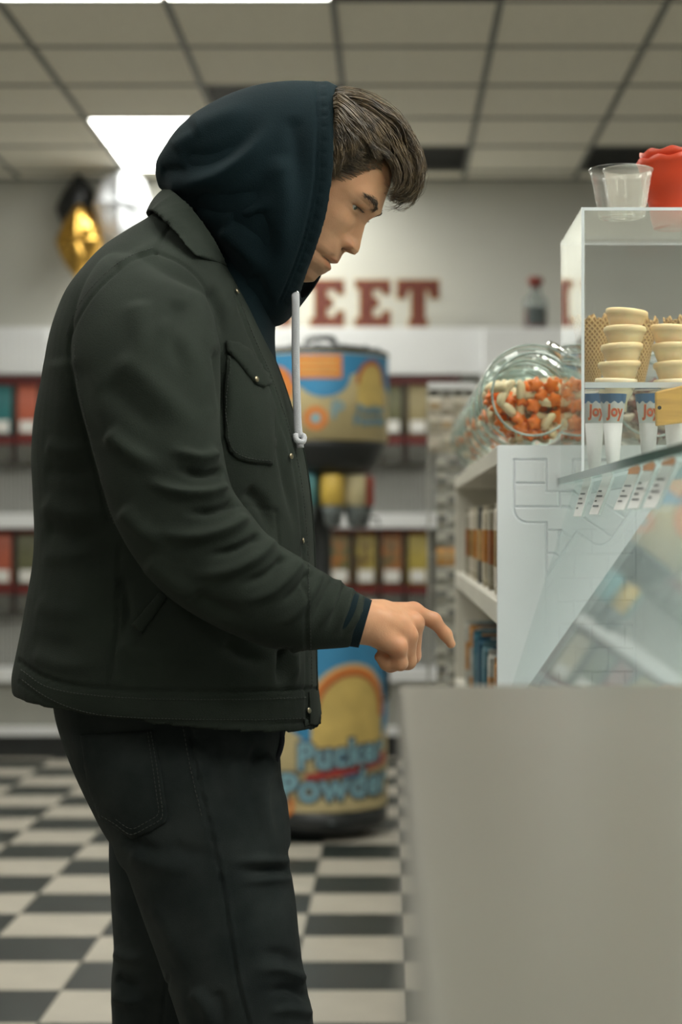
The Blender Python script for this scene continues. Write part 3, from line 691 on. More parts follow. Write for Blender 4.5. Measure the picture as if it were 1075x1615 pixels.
l2 = (JX1+.20, 2.93, CTOP); jar(l2, 'round glass jar of burgundy and pale sweets behind the cone case'); fill(l2, 'burgundy', 'pale', 90, 'jar behind the cone case', .62)
l3 = (JX1+.395, 2.93, CTOP); jar(l3, 'round glass jar of burgundy sweets at the right edge'); fill(l3, 'burgundy', 'pale', 60, 'jar at the right edge', .6)

# ================================================================ counter and glass guard
m_counter = mat('grey_countertop', (.108, .102, .082), .34, var=.03, vscale=3, bump=.03, bscale=300)
m_cbody = mat('counter_front', (.30, .30, .27), .5, var=.04)
CEY = 1.36; CZT = CH-(1080-V0)/F*CEY
CX_L = (627-U0)/F*CEY
ct = thing('service_counter', 'long grey service counter top in the blurred foreground', 'counter', (CX_L+.4, .7, 0))
box('countertop', (CX_L, 1.3, .12, CEY, CZT-.035, CZT), m_counter, ct, .004)
box('counter_body', (CX_L+.03, 1.28, .15, CEY-.03, .08, CZT-.035), m_cbody, ct)
box('kick_board', (CX_L+.07, 1.26, .19, CEY-.06, 0, .08), m_plinth, ct)
# glass guard: a slanted pane running along the counter, a flat glass shelf on top
m_pane = clear('guard_glass', (.95, .97, .968), .0, 1.30, .05, (.6, .66, .68))
m_edge = mat('green_glass_edge', (.05, .13, .11), .12, var=.3, vscale=30, stretch=(1, 6, 1))
gd = thing('glass_guard', 'slanted glass counter guard with flat glass shelf on top', 'glass guard', (.3, 2.2, .955))
ptop = P(906, 766, PY-.002); pbot = P(808, 1078, PY-.002)
dirp = (ptop-pbot); dirp /= np.linalg.norm(dirp); nrm = np.array((-dirp[2], 0, dirp[0]))
zb = .961; s0 = (zb-pbot[2])/dirp[2]; pbot = pbot+dirp*s0
GE = 1.372
th = .006
def panebox(a, b, y0, y1): return [(p+n_*nrm*-th)+np.array((0, yy-p[1], 0)) for p in (a, b) for n_ in (0, 1) for yy in (y0, y1)]
pv = panebox(pbot, ptop, GE, CEY-.004)
pv2 = panebox(pbot, ptop, CEY-.004, PY-.003)
fcs = [(0, 1, 3, 2), (4, 6, 7, 5), (0, 4, 5, 1), (2, 3, 7, 6), (0, 2, 6, 4), (1, 5, 7, 3)]
mk('glass_pane', [*[p+np.array((0, 0, 0)) for p in panebox(pbot, ptop, GE, PY-.003)]], fcs, m_pane, gd)
SHZ = ptop[2]+.002; SX0 = .266
m_shelfglass = clear('shelf_glass', (.90, .955, .94), .0, 1.52, .06, (.5, .6, .58))
box('glass_shelf', (SX0, 1.2, 1.372, PY-.003, SHZ, SHZ+.010), m_shelfglass, gd)
box('polished_edge', (SX0-.0035, SX0-.0002, 1.372, PY-.003, SHZ+.0002, SHZ+.0098), m_edge, gd)
fz = thing('freezer_cabinet', 'white ice cream freezer cabinet standing under the glass guard', 'freezer', (.7, 2.0, 0))
box('body', (.13, 1.22, 1.372, PY-.004, .06, .935), m_panel, fz, .006); box('rim', (.12, 1.23, 1.370, PY-.003, .935, .954), m_chrome, fz, .003); box('kick_board', (.17, 1.2, 1.40, PY-.03, 0, .06), m_plinth, fz)
# price tags stuck on the inside of the pane
m_tag = mat('price_tag_paper', (.80, .81, .81), .6, var=.02); m_ink = mat('printed_ink', (.16, .17, .18), .7, var=.1); m_tago = mat('price_tag_orange', (.55, .25, .12), .6, var=.1)
def on_pane(u, v, off=.0015):
    d = P(u, v, 1.0)-np.array((0, 0, CH)); o_ = np.array((0, 0, CH)); p0 = pbot
    t_ = np.dot(p0-o_, nrm)/np.dot(d, nrm); return o_+d*t_+nrm*off
for q, (ua, va, ub, vb, w_) in enumerate([(930, 752, 912, 815, 12), (962, 747, 938, 812, 14), (1006, 738, 978, 805, 17), (1030, 732, 1000, 803, 17), (1062, 722, 1026, 802, 20)]):
    A, B, C_, D = (ua-w_*.5, va), (ua+w_*.5, va), (ub+w_*.5, vb), (ub-w_*.5, vb)
    tg = mk('price_tag', [on_pane(*p) for p in (A, B, C_, D)]+[on_pane(*p, .0025) for p in (A, B, C_, D)], [(0, 1, 2, 3), (7, 6, 5, 4), (0, 4, 5, 1), (1, 5, 6, 2), (2, 6, 7, 3), (3, 7, 4, 0)], m_tag, gd)
    L_ = lambda s, t: (A[0]+(D[0]-A[0])*t+(B[0]-A[0])*s, A[1]+(D[1]-A[1])*t)
    bars = []
    for r_ in range(4):
        t0 = .42+r_*.12; s1 = (.8, .55, .8, .4)[(r_+q) % 4]
        qd = [L_(.15, t0), L_(s1, t0), L_(s1, t0+.04), L_(.15, t0+.04)]
        bars.append(([on_pane(*p, .0032) for p in qd], [(0, 1, 2, 3)]))
    mk('print_lines', *join(bars), m_ink, tg)
    if q > 1: mk('orange_band', [on_pane(*L_(s, t), .0032) for s, t in ((0, 0), (1, 0), (1, .16), (0, .16))], [(0, 1, 2, 3)], m_tago, tg)

# ================================================================ acrylic cone case on the glass shelf
m_acr = clear('acrylic_sheet', (.965, .97, .965), .0, 1.49, .015, (.8, .8, .8))
m_acre = mat('acrylic_edge', (.62, .66, .68), .15, var=.05)
AY0, AY1 = 2.445, 2.755; AX0 = (917-U0)/F*AY0; AX1 = .95; AZ0 = SHZ+.0105; AZ1 = CH+(V0-327)/F*AY0; a_ = .005
case = thing('cone_case', 'clear acrylic case of ice cream cones on the glass shelf', 'display case', ((AX0+AX1)/2, 2.6, AZ0))
box('front_sheet', (AX0, AX1, AY0, AY0+a_, AZ0, AZ1-a_), m_acr, case)
box('back_sheet', (AX0+a_, AX1, AY1-a_, AY1, AZ0, AZ1-a_), m_acr, case)
box('left_sheet', (AX0, AX0+a_, AY0+a_, AY1-a_, AZ0, AZ1-a_), m_acr, case)
box('top_sheet', (AX0, AX1, AY0, AY1, AZ1-a_, AZ1), m_acr, case)
mk('polished_edges', *boxes([(AX0-.0006, AX0+.0035, AY0-.0006, AY0+.0005, AZ0, AZ1), (AX0+.0035, AX1, AY0-.0006, AY0+.0005, AZ1-.0045, AZ1), (AX0, AX1, AY1-.001, AY1, AZ1-.003, AZ1)]), m_acre, case)
CSY = 2.56; SZ = CH+(V0-612)/F*CSY
hx = [P(u, 0, CSY)[0] for u in (971, 1063)]; xc = [AX0+a_, hx[0]-.0275, hx[0]+.0275, hx[1]-.0275, hx[1]+.0275, AX1]; yc_ = [AY0+a_+.02, CSY-.0275, CSY+.0275, AY1-a_]
bm = bmesh.new(); gv = [[bm.verts.new((x, y, SZ)) for y in yc_] for x in xc]
for i in range(5):
    for j in range(3):
        if not (j == 1 and i in (1, 3)): bm.faces.new((gv[i][j], gv[i+1][j], gv[i+1][j+1], gv[i][j+1]))
ex_ = bmesh.ops.extrude_face_region(bm, geom=bm.faces[:])
for v_ in [g for g in ex_['geom'] if isinstance(g, bmesh.types.BMVert)]: v_.co.z -= .006
bmesh.ops.recalc_face_normals(bm, faces=bm.faces[:]); me = bpy.data.meshes.new('cone_shelf'); bm.to_mesh(me); bm.free(); link('cone_shelf', me, m_acr, case)
box('shelf_lip', (AX0+a_, AX1, AY0+a_+.018, AY0+a_+.02, SZ-.007, SZ+.001), m_acre, case)
# cake cones, nested in stacks
m_cake = mat('wafer_cone', (.86, .68, .38), .6, var=.06, vscale=30, sss=.2)
m_cake2 = mat('pale_wafer_cone', (.88, .76, .52), .6, var=.05, vscale=30, sss=.2)
cone_prof = [(.0, -.046), (.0165, -.046), (.0175, -.031), (.0200, -.0265), (.0235, -.0205), (.0262, -.0135), (.0280, -.0075), (.0296, -.0065), (.0308, -.0045), (.0312, -.0015), (.0306, .0015), (.0290, .0025), (.0272, .0005), (.0255, -.006), (.021, -.02), (.0, -.024)]
ccm = [mesh('cake_cone', *lathevf(cone_prof, 36, True), True) for _ in range(2)]; ccm[0].materials.append(m_cake); ccm[1].materials.append(m_cake2)
WORDS = ['top', 'second from top', 'third from top', 'fourth from top', 'lowest']
for stack, pts in (('left', [(988, 492), (985, 519), (980, 546), (976, 573), (971, 600)]), ('right', [(1059, 517), (1061, 546), (1063, 574), (1063, 601)])):
    for q, (u, v) in enumerate(pts):
        o = bpy.data.objects.new('cake_cone', ccm[1 if q > 3 or (stack == 'right' and q > 2) else 0]); COL.objects.link(o); y = CSY
        o.location = tuple(P(u, v, y)); o.rotation_euler = (0, .10 if q == 0 and stack == 'left' else .05, q*1.3)
        wd = WORDS[q] if not (stack == 'right' and q == 3) else 'lowest'
        tag(o, 'pale wafer cup cone, %s of the %s stack in the acrylic case' % (wd, stack), 'ice cream cone', 'wafer cup cones in the acrylic case')
# waffle cones behind: rolled lattice wafers
def lattice(name):
    m = bpy.data.materials.new(name); m.use_nodes = True; nt = m.node_tree; L = nt.links; b = nt.nodes['Principled BSDF']; b.inputs['Roughness'].default_value = .6
    uv = nt.nodes.new('ShaderNodeUVMap'); sep = nt.nodes.new('ShaderNodeSeparateXYZ'); L.new(uv.outputs[0], sep.inputs[0]); hs = []
    for op in ('ADD', 'SUBTRACT'):
        a = nt.nodes.new('ShaderNodeMath'); a.operation = op; L.new(sep.outputs[0], a.inputs[0]); L.new(sep.outputs[1], a.inputs[1])
        p = nt.nodes.new('ShaderNodeMath'); p.operation = 'PINGPONG'; p.inputs[1].default_value = .5; L.new(a.outputs[0], p.inputs[0]); hs.append(p)
    mn = nt.nodes.new('ShaderNodeMath'); mn.operation = 'MINIMUM'; L.new(hs[0].outputs[0], mn.inputs[0]); L.new(hs[1].outputs[0], mn.inputs[1])
    r = nt.nodes.new('ShaderNodeValToRGB'); r.color_ramp.elements[0].position = .12; r.color_ramp.elements[1].position = .24
    r.color_ramp.elements[0].color = (.70, .47, .19, 1); r.color_ramp.elements[1].color = (.36, .19, .055, 1); L.new(mn.outputs[0], r.inputs[0]); L.new(r.outputs[0], b.inputs['Base Color'])
    bp = nt.nodes.new('ShaderNodeBump'); bp.invert = True; bp.inputs['Strength'].default_value = 1; bp.inputs['Distance'].default_value = .003; L.new(mn.outputs[0], bp.inputs['Height']); L.new(bp.outputs[0], b.inputs['Normal'])
    return m
m_waf = lattice('waffle_lattice')
def waffle(loc, R, H, rot, label):
    n, k = 48, 12; V = []; Fc = []
    for i in range(k+1):
        t_ = i/k
        for j in range(n+1):
            a = 2*math.pi*j/n*1.06; r = R*(.25+.75*t_)+.0012*j/n
            e = (.004*math.sin(9*a)+.003*math.sin(23*a) if i == k else 0)
            V.append((r*math.cos(a), r*math.sin(a), -H+H*t_+e))
    for i in range(k):
        for j in range(n): Fc.append((i*(n+1)+j, i*(n+1)+j+1, (i+1)*(n+1)+j+1, (i+1)*(n+1)+j))
    me = mesh('waffle_cone', V, Fc, True); uvl = me.uv_layers.new(name='UVMap')
    for p in me.polygons:
        for li in p.loop_indices:
            vi = me.loops[li].vertex_index; i, j = divmod(vi, n+1); uvl.data[li].uv = (j/n*2*math.pi*R/.0085, i/k*H/.0085)
    o = link('waffle_cone', me, m_waf); o.location = loc; o.rotation_euler = rot
    s = o.modifiers.new('thick', 'SOLIDIFY'); s.thickness = .0025
    return tag(o, label, 'ice cream cone', 'waffle cones in the acrylic case')
WYY = 2.665
for u, v, R, lab in ((934, 503, .0318, 'lattice waffle cone at the left end of the acrylic case'), (1004, 507, .0318, 'lattice waffle cone between the two wafer cone stacks'), (1078, 505, .0318, 'lattice waffle cone behind the right wafer cone stack')):
    p = P(u, v, WYY+(.02 if R < .032 else 0)); H_ = p[2]-SZ-.004; waffle(tuple(p), R, H_, (0, 0, random.random()*6), lab)
# paper-wrapped cone stacks hanging below the shelf
m_paper = mat('white_paper_sleeve', (.72, .72, .72), .55, var=.03, vscale=20); m_pblue = mat('sleeve_blue_band', (.05, .14, .28), .5, var=.1); m_jred = mat('sleeve_red_letters', (.55, .08, .04), .5, var=.05); m_jorg = mat('sleeve_orange_outline', (.75, .35, .10), .5, var=.05)
def sleeve(u, label, text=True, y=CSY-.055, dv=0):
    top = P(u, 622+dv, y); top[2] = min(top[2], SZ-.0065); t = thing('cone_sleeve_stack', label, 'cone sleeve', (top[0], top[1], AZ0), 'paper cone sleeves in the acrylic case')
    H1 = 50/F*y; r0, r1 = .0192, .0132
    lathe_obj('paper_cup', [(r0, 0), (r1, -H1), (0, -H1+.0005)], m_paper, t, 32, top, False)
    rings = [(r0+.0004, .0), (r0+.0004-.0057*.28, -H1*.28)]
    V = []; n = 48
    for i in range(2):
        for j in range(n):
            a = 2*math.pi*j/n; zz = -H1*(.0 if i == 0 else .27+.04*math.cos(10*a)); rr = r0+.0005+(r1-r0)*(-zz/H1); V.append((top[0]+rr*math.cos(a), top[1]+rr*math.sin(a), top[2]+zz))
    mk('blue_band', V, [(j, (j+1) % n, n+(j+1) % n, n+j) for j in range(n)], m_pblue, t, True)
    HL = top[2]-AZ0-.001
    lathe_obj('nested_sleeves', [(r1+.0008, -H1*.92), (.008, -HL+.002), (.007, -HL), (0, -HL)], m_paper, t, 24, top, True)
    if text:
        for nm, m_, of, e in (('print_outline', m_jorg, .05, .0009), ('print_lettering', m_jred, .012, .0014)):
            cu = bpy.data.curves.new('txt', 'FONT'); cu.body = 'Joy'; cu.size = 1; cu.align_x = 'CENTER'; cu.align_y = 'CENTER'; cu.offset = of; cu.resolution_u = 3
            o = bpy.data.objects.new('txt', cu); COL.objects.link(o); me = bpy.data.meshes.new_from_object(o.evaluated_get(bpy.context.evaluated_depsgraph_get())); bpy.data.objects.remove(o)
            for vtx in me.vertices:
                x, yv = vtx.co.x*.0185, vtx.co.y*.0235; zz = -H1*.56+yv+x*-.05; rr = r0+(r1-r0)*(-zz/H1)+e; ph = x/rr
                vtx.co = Vector((top[0]+rr*math.sin(ph+.1), top[1]-rr*math.cos(ph+.1), top[2]+zz))
            link(nm, me, m_, t)
sleeve(966, 'white paper cone sleeve with blue band and red lettering, frontmost')
sleeve(937, 'white paper cone sleeve half seen at the left, blue band', True, CSY+.0)
sleeve(1022, 'white paper cone sleeve beside the wooden tag', True, CSY+.0)
sleeve(1063, 'white paper cone sleeve behind the wooden tag', True, CSY-.055)
# wooden tag leaning at the front
m_wood = mat('yellow_pine', (.62, .36, .08), .5, var=.12, vscale=14, stretch=(1, 1, 9))
p0 = [(1033, 618), (1100, 602), (1100, 664), (1034, 672)]; yb = AY0+.012
wt = thing('wooden_tag', 'yellow pine tag with a dark hole hung in the cone case', 'wooden tag', P(1066, 672, yb))
me = mesh('board', [P(*q, yb) for q in p0]+[P(*q, yb)+np.array((0, .009, 0)) for q in p0], [(0, 1, 2, 3), (7, 6, 5, 4), (0, 4, 5, 1), (1, 5, 6, 2), (2, 6, 7, 3), (3, 7, 4, 0)]); bevmesh(me, .0025); link('board', me, m_wood, wt)
hp = P(1039.5, 643, yb); lathe = tubevf([hp+np.array((0, -.0006, 0)), hp+np.array((0, .003, 0))], .0028, 14); mk('hole', *lathe, m_vent, wt)
# cups on top of the case
m_cup = clear('clear_cup_plastic', (.985, .985, .98), .02, 1.40, .05, (.75, .75, .73))
m_red = mat('red_orange_cup', (.52, .045, .010), .4, var=.06, vscale=10)
m_cupmilk = clear('cloudy_cup_plastic', (.95, .945, .93), .05, 1.35, .22, (.7, .67, .6))
def cup(name, label, u, y, r_top, r_bot, h, m, ribs=0, group='cups on the acrylic case', tilt=0, z=None, cat='cup'):
    x = (u-U0)/F*y; prof = []
    for s in np.linspace(0, 1, 14):
        prof.append((r_bot+(r_top-r_bot)*s+(.0007*math.cos(s*40) if ribs else 0), h*s))
    prof += [(r_top+.002, h+.0008), (r_top+.0022, h+.0028), (r_top, h+.0034), (r_top-.0012, h+.001)]
    prof += [(r_bot+(r_top-r_bot)*s-.0012, h*s+.0012) for s in (.9, .5, .1, .02)]
    t = thing(name, label, cat, (x, y, AZ1 if z is None else z), group)
    o = mk('wall', *lathevf([(0.0005, .0006)]+[(r_bot, .0005)]+prof, 40, False, (0, 0, 0)), m, t, True); o.matrix_parent_inverse = Matrix()
    t.rotation_euler = (0, tilt, 0); return t
cup('clear_cup', 'clear plastic tumbler on the acrylic case', 978, 2.53, .0435, .031, .067, m_cup)
cup('clear_cup', 'cloudy plastic cup with drips, nested in the clear tumbler', 990, 2.532, .0345, .024, .0655, m_cupmilk, z=AZ1+.002)
for q in range(2):
    lab = ['red-orange scalloped cup, upper one of the nested pair', 'red-orange scalloped cup, lower one with its rim peeping out'][q]
    R0, R1, H = [(.057, .033, .098), (.060, .036, .100)][q]; y = 2.62; u = 1063
    V = []; n = 60; k = 12
    for i in range(k+1):
        s = i/k
        for j in range(n):
            a = 2*math.pi*j/n; r = R1+(R0-R1)*s**1.1+(.0012*math.sin(s*math.pi*4)); e = .0022*math.cos(10*a)*s**8
            V.append((r*math.cos(a), r*math.sin(a), H*s+e))
    Fc = [(i*n+j, i*n+(j+1) % n, (i+1)*n+(j+1) % n, (i+1)*n+j) for i in range(k) for j in range(n)]+[tuple(range(n-1, -1, -1))]
    o = link('scalloped_cup', mesh('scalloped_cup', V, Fc, True), m_red); o.location = ((u-U0)/F*y+.005, y, AZ1+.0005)
    o.location.z += (.0125, 0)[q]; o.rotation_euler = (0, (-.0, -.02)[q], .3*q)
    sm = o.modifiers.new('thick', 'SOLIDIFY'); sm.thickness = .0012
    tag(o, lab, 'cup', 'red-orange cups on the acrylic case')
# ================================================================ the man
YC = 2.47; kc = YC/F
floorv = lambda y: V0+CH*F/y
m_jacket = mat('green_grey_moleskin', (.0185, .0240, .0190), .9, var=.18, vscale=9, bump=.35, bscale=700, sheen=.02, spec=.08)
m_hood = mat('navy_fleece', (.0052, .0130, .0165), .92, var=.12, vscale=10, bump=.35, bscale=600, sheen=.02, spec=.08)
m_jeans = mat('charcoal_denim', (.0125, .0170, .0170), .85, col2=(.026, .032, .031), vscale=14, bump=.4, bscale=900, sheen=.02, spec=.08)
m_thread = mat('dark_thread', (.022, .027, .022), .8, var=.1)
m_jthread = mat('jeans_thread', (.038, .042, .038), .8, var=.1)
m_snap = mat('antique_brass_snap', (.30, .26, .18), .35, metal=1, var=.1)
m_cord = mat('white_cord', (.48, .49, .52), .8, var=.05, vscale=40, bump=.6, bscale=900)
m_shoe = mat('black_canvas', (.02, .02, .02), .8, var=.1); m_sole = mat('white_rubber', (.6, .59, .55), .6, var=.05)
NR = 56
def ringse(xb, zb, xf, zf, yc, hw, n=2.4, N=NR):
    r = []
    for a in np.linspace(0, 2*math.pi, N, endpoint=False):
        c, s = math.cos(a), math.sin(a); c2 = math.copysign(abs(c)**(2/n), c); s2 = math.copysign(abs(s)**(2/n), s)
        t = (1+c2)/2
        r.append((xb+(xf-xb)*t, yc+hw*s2, zb+(zf-zb)*t))
    return r
def rows_loft(rows, yc=YC, n=60, ex=2.4):
    out = []
    for vb, ub, vf, uf, hw in resample_rows(rows, n):
        b = P(ub, vb, yc); f = P(uf, vf, yc); out.append(ringse(b[0], b[2], f[0], f[2], yc, hw, ex))
    return loftvf(out)
def sweep(rows, n=60):            # rows: u, v, half width px across the path, Y, depth radius
    r = resample_rows(rows, n); out = []
    for i, (u, v, hw, y, dr) in enumerate(r):
        d = r[min(i+1, n-1), :2]-r[max(i-1, 0), :2]; d = d/np.linalg.norm(d); nrm_ = np.array((d[1], -d[0]))
        ring = []
        for a in np.linspace(0, 2*math.pi, NR, endpoint=False):
            c, s = math.cos(a), math.sin(a); q = np.array((u, v))+nrm_*hw*math.copysign(abs(c)**.9, c)
            p = P(q[0], q[1], y); p[1] += dr*s; ring.append(p)
        out.append(ring)
    return loftvf(out)
torso_rows = [(322, 262, 352, 322, .050), (330, 254, 368, 336, .062), (348, 236, 392, 350, .085), (372, 203, 415, 362, .120), (402, 166, 437, 374, .158), (436, 137, 462, 388, .186), (470, 113, 492, 404, .204), (510, 96, 526, 419, .212), (550, 85, 560, 432, .216), (605, 75, 605, 449, .214), (660, 63, 660, 466, .210), (720, 58, 720, 482, .206), (780, 60, 782, 491, .202), (840, 62, 843, 496, .200), (890, 59, 898, 498, .201), (938, 51, 955, 499, .205), (985, 43, 1015, 500, .210), (1030, 34, 1070, 501, .215), (1062, 28, 1110, 504, .219), (1086, 29, 1142, 507, .220)]
rs_rows = [(250, 418, 62, 2.36, .055), (238, 455, 98, 2.315, .075), (231, 530, 116, 2.275, .082), (236, 620, 113, 2.245, .078), (248, 705, 102, 2.225, .071), (278, 806, 95, 2.208, .066), (328, 873, 92, 2.206, .063), (388, 921, 82, 2.213, .059), (457, 954, 74, 2.23, .055), (517, 969, 57, 2.252, .047), (563, 980, 42, 2.272, .038)]
ls_rows = [(255, 425, 55, 2.58, .05), (245, 470, 85, 2.625, .07), (236, 560, 95, 2.665, .074), (240, 660, 88, 2.69, .068), (262, 770, 78, 2.70, .062), (310, 850, 70, 2.695, .058), (360, 925, 60, 2.675, .052), (395, 985, 48, 2.655, .043), (408, 1010, 44, 2.645, .04)]
jv, jf = join([rows_loft(torso_rows, n=90), sweep(rs_rows, 80), sweep(ls_rows, 60)])
jm = remesh(jv, jf, .0034, 6, .5)
arm_seam = [(246, 398), (200, 417), (150, 461), (121, 506), (109, 540), (112, 585), (125, 650), (142, 715), (160, 785), (172, 825)]
arm_front = [(246, 398), (285, 415), (318, 445), (338, 490), (349, 545), (354, 600), (353, 660), (347, 705)]
JF = 1.45
jfolds = [
 ([(347, 716), (310, 722), (262, 705)], 12, .0075), ([(356, 742), (318, 748), (270, 738)], 8, -.008), ([(364, 766), (325, 778), (272, 774), (220, 752)], 12, .009), ([(374, 790), (335, 806), (285, 808)], 8, -.008),
 ([(396, 812), (352, 836), (295, 846), (235, 836)], 13, .009), ([(414, 842), (372, 866), (318, 878)], 8, -.0075), ([(436, 848), (402, 880), (350, 902), (290, 908)], 12, .0085), ([(452, 874), (420, 905), (372, 926)], 8, -.007),
 ([(478, 880), (452, 912), (418, 938), (370, 952)], 11, .007), ([(492, 898), (470, 930), (436, 958)], 8, -.0055), ([(508, 897), (490, 935), (462, 970), (420, 995)], 9, .0055),
 ([(526, 906), (511, 945), (486, 988)], 6, -.004), ([(537, 911), (523, 950), (500, 1000)], 6, .0045), ([(547, 918), (534, 956), (513, 1003)], 5, -.004), ([(556, 923), (545, 960), (524, 1008)], 5, .004), ([(565, 930), (554, 966), (534, 1010)], 4.5, -.0035), ([(573, 935), (563, 970), (542, 1012)], 4.5, .0035),
 ([(300, 935), (350, 962), (400, 975)], 16, -.006), ([(230, 880), (280, 925), (340, 950)], 18, .005), ([(190, 800), (230, 840), (270, 865)], 18, .006),
 ([(180, 560), (230, 600), (290, 655), (335, 690)], 26, .004), ([(160, 600), (215, 650), (275, 700)], 24, -.003), ([(165, 680), (215, 720), (265, 745)], 18, .006), ([(250, 500), (300, 560), (335, 640)], 26, .003), ([(215, 470), (225, 540), (215, 610)], 26, .004), ([(285, 470), (275, 540), (300, 600)], 18, -.004),
 ([(122, 560), (135, 640), (156, 720), (170, 790)], 14, -.006), ([(95, 560), (108, 640), (130, 700)], 18, .006), ([(70, 700), (110, 712), (150, 700)], 12, .005), ([(68, 740), (115, 748), (160, 735)], 10, -.004), ([(64, 790), (110, 810), (160, 812), (185, 800)], 15, .008), ([(66, 835), (115, 845), (170, 835)], 16, -.007),
 ([(62, 880), (110, 876), (165, 862)], 12, .004), ([(55, 950), (100, 965), (150, 960)], 14, .004), ([(45, 1005), (95, 1020), (150, 1010)], 14, -.004), ([(48, 1030), (100, 1050), (165, 1045)], 10, .004), ([(185, 1010), (240, 1035), (310, 1040)], 18, .004), ([(190, 905), (200, 960), (195, 1010)], 10, -.006), ([(350, 1010), (400, 1040), (440, 1045)], 16, -.005), ([(448, 1020), (446, 1055), (440, 1088)], 9, -.010), ([(462, 1022), (463, 1060), (460, 1090)], 9, .005),
 ([(435, 640), (445, 720), (460, 800), (470, 860)], 9, -.005), ([(385, 770), (415, 800), (430, 850)], 14, -.006), ([(340, 545), (352, 640), (352, 690)], 9, -.006), ([(180, 420), (230, 395), (262, 370)], 12, .003), ([(330, 450), (350, 500), (352, 560)], 10, -.006)]
jseams = [(arm_seam, 2.2, -.0026), (arm_front, 2.6, -.0022), ([(246, 398), (258, 372), (272, 352)], 2.4, -.003),
 ([(188, 860), (186, 930), (183, 1000), (176, 1050), (170, 1084)], 2.6, -.0035), ([(30, 1042), (70, 1068), (130, 1082), (250, 1090), (400, 1090), (500, 1086)], 2.6, -.004), ([(34, 1050), (72, 1076), (132, 1090), (250, 1098), (400, 1098), (500, 1094)], 2.0, -.0016), ([(30, 1076), (62, 1100), (100, 1120), (150, 1132), (250, 1139), (400, 1141), (500, 1138)], 2.2, -.002),
 ([(372, 470), (392, 525), (420, 590), (441, 650), (459, 712), (470, 770), (476, 830), (480, 900), (483, 1000), (484, 1140)], 2.4, -.0025), ([(357, 800), (400, 798), (436, 806)], 2.4, -.002), ([(436, 806), (440, 860)], 2.2, -.002)]
relief(jm, [(l, w_*(.78 if max(p[0] for p in l) > 190 else 1.15), a*(JF if max(p[0] for p in l) > 190 else .75)) for l, w_, a in jfolds], jseams)
jb = bvh(jm)
# open the jacket down the front
bm = bmesh.new(); bm.from_mesh(jm)
def inopen(c, n):
    return n.x > .35 and abs(c.y-YC) < .028 and c.z < P(0, 440, YC)[2]
dead = [f for f in bm.faces if inopen(f.calc_center_median(), f.normal) or f.calc_center_median().z > P(0, 345, YC)[2] and f.normal.z > .75 or (f.normal.z < -.8 and f.calc_center_median().z < P(0, 1085, YC)[2])]
bmesh.ops.delete(bm, geom=dead, context='FACES'); bmesh.ops.delete(bm, geom=[v for v in bm.verts if not v.link_faces], context='VERTS')
jm2 = bpy.data.meshes.new('jacket'); bm.to_mesh(jm2); bm.free(); jm2.polygons.foreach_set('use_smooth', [True]*len(jm2.polygons))

# ---------------- head (built in a tilted head frame: f forward, t up, both in pixels at the head's depth)
YH = 2.455; kh = YH/F
UPD = np.array((.56, .8285)); 
def ft(u, v): return (.8285*u+.56*v, .56*u-.8285*v)
def head_xyz(f, t, y):            # back to the world
    u = .8285*f+.56*t; v = .56*f-.8285*t
    return np.c_[(u-U0)*kh, np.full_like(u, YH)+y*kh, CH+(V0-v)*kh]
prof_px = [(615.6, 258), (617, 272), (614, 291), (607.5, 308), (602.5, 325), (597.5, 336), (590.5, 344), (581, 351.5), (576, 358), (572.5, 370), (569.5, 382), (567.5, 392), (565, 399.5), (559.5, 404.5), (553, 402.5), (544.5, 398.5), (540.5, 403), (536.5, 409.5), (530.5, 414.5), (523.5, 416), (521.5, 420), (519.5, 425.5), (515, 429.5), (508, 431), (501.5, 433.5), (497, 439), (492, 447), (484, 456)]
pf = np.array([ft(*p) for p in prof_px]); o_ = np.argsort(pf[:, 1]); pf = pf[o_]
tmin, tmax = -104.0, 168.0
NT, NA = 330, 260
tt = np.linspace(tmin, tmax, NT)
# the base face without the nose
def interp(x, xs, ys): return np.interp(x, xs, ys)
base_t = [-110, -101, -92, -80, -74, -68.5, -62, -57, -53, -47.6, -41.5, -34, -27, -18, 0, 15, 28, 40, 47, 56, 67, 84, 101, 117, 128, 142, 155, 163, 168]
base_f = [628, 646, 657, 659.5, 663.5, 667.5, 668.5, 667, 665, 671.5, 673.5, 672, 671, 669, 668.5, 671, 674, 679, 682.5, 683.5, 681.5, 677, 673.5, 666, 657.5, 640, 615, 590, 566]
width = interp(tt, [-110, -100, -90, -70, -45, -20, 5, 30, 60, 95, 120, 140, 155, 163, 168], [30, 38, 47, 57, 66, 72, 76, 80, 82, 86, 83, 72, 53, 34, 6])
backf = interp(tt, [-110, -70, -40, 0, 40, 80, 120, 145, 160, 168], [560, 540, 505, 478, 463, 461, 476, 503, 535, 560])
smooth1 = lambda a, k: np.convolve(np.pad(a, k, mode='edge'), np.hanning(2*k+1)/np.hanning(2*k+1).sum(), 'valid')
ff = smooth1(interp(tt, base_t, base_f), 4); width = smooth1(width, 12); backf = smooth1(backf, 14)
cen = np.full(NT, 572.0); cen = np.minimum(cen, ff-6); cen = np.maximum(cen, backf+5)
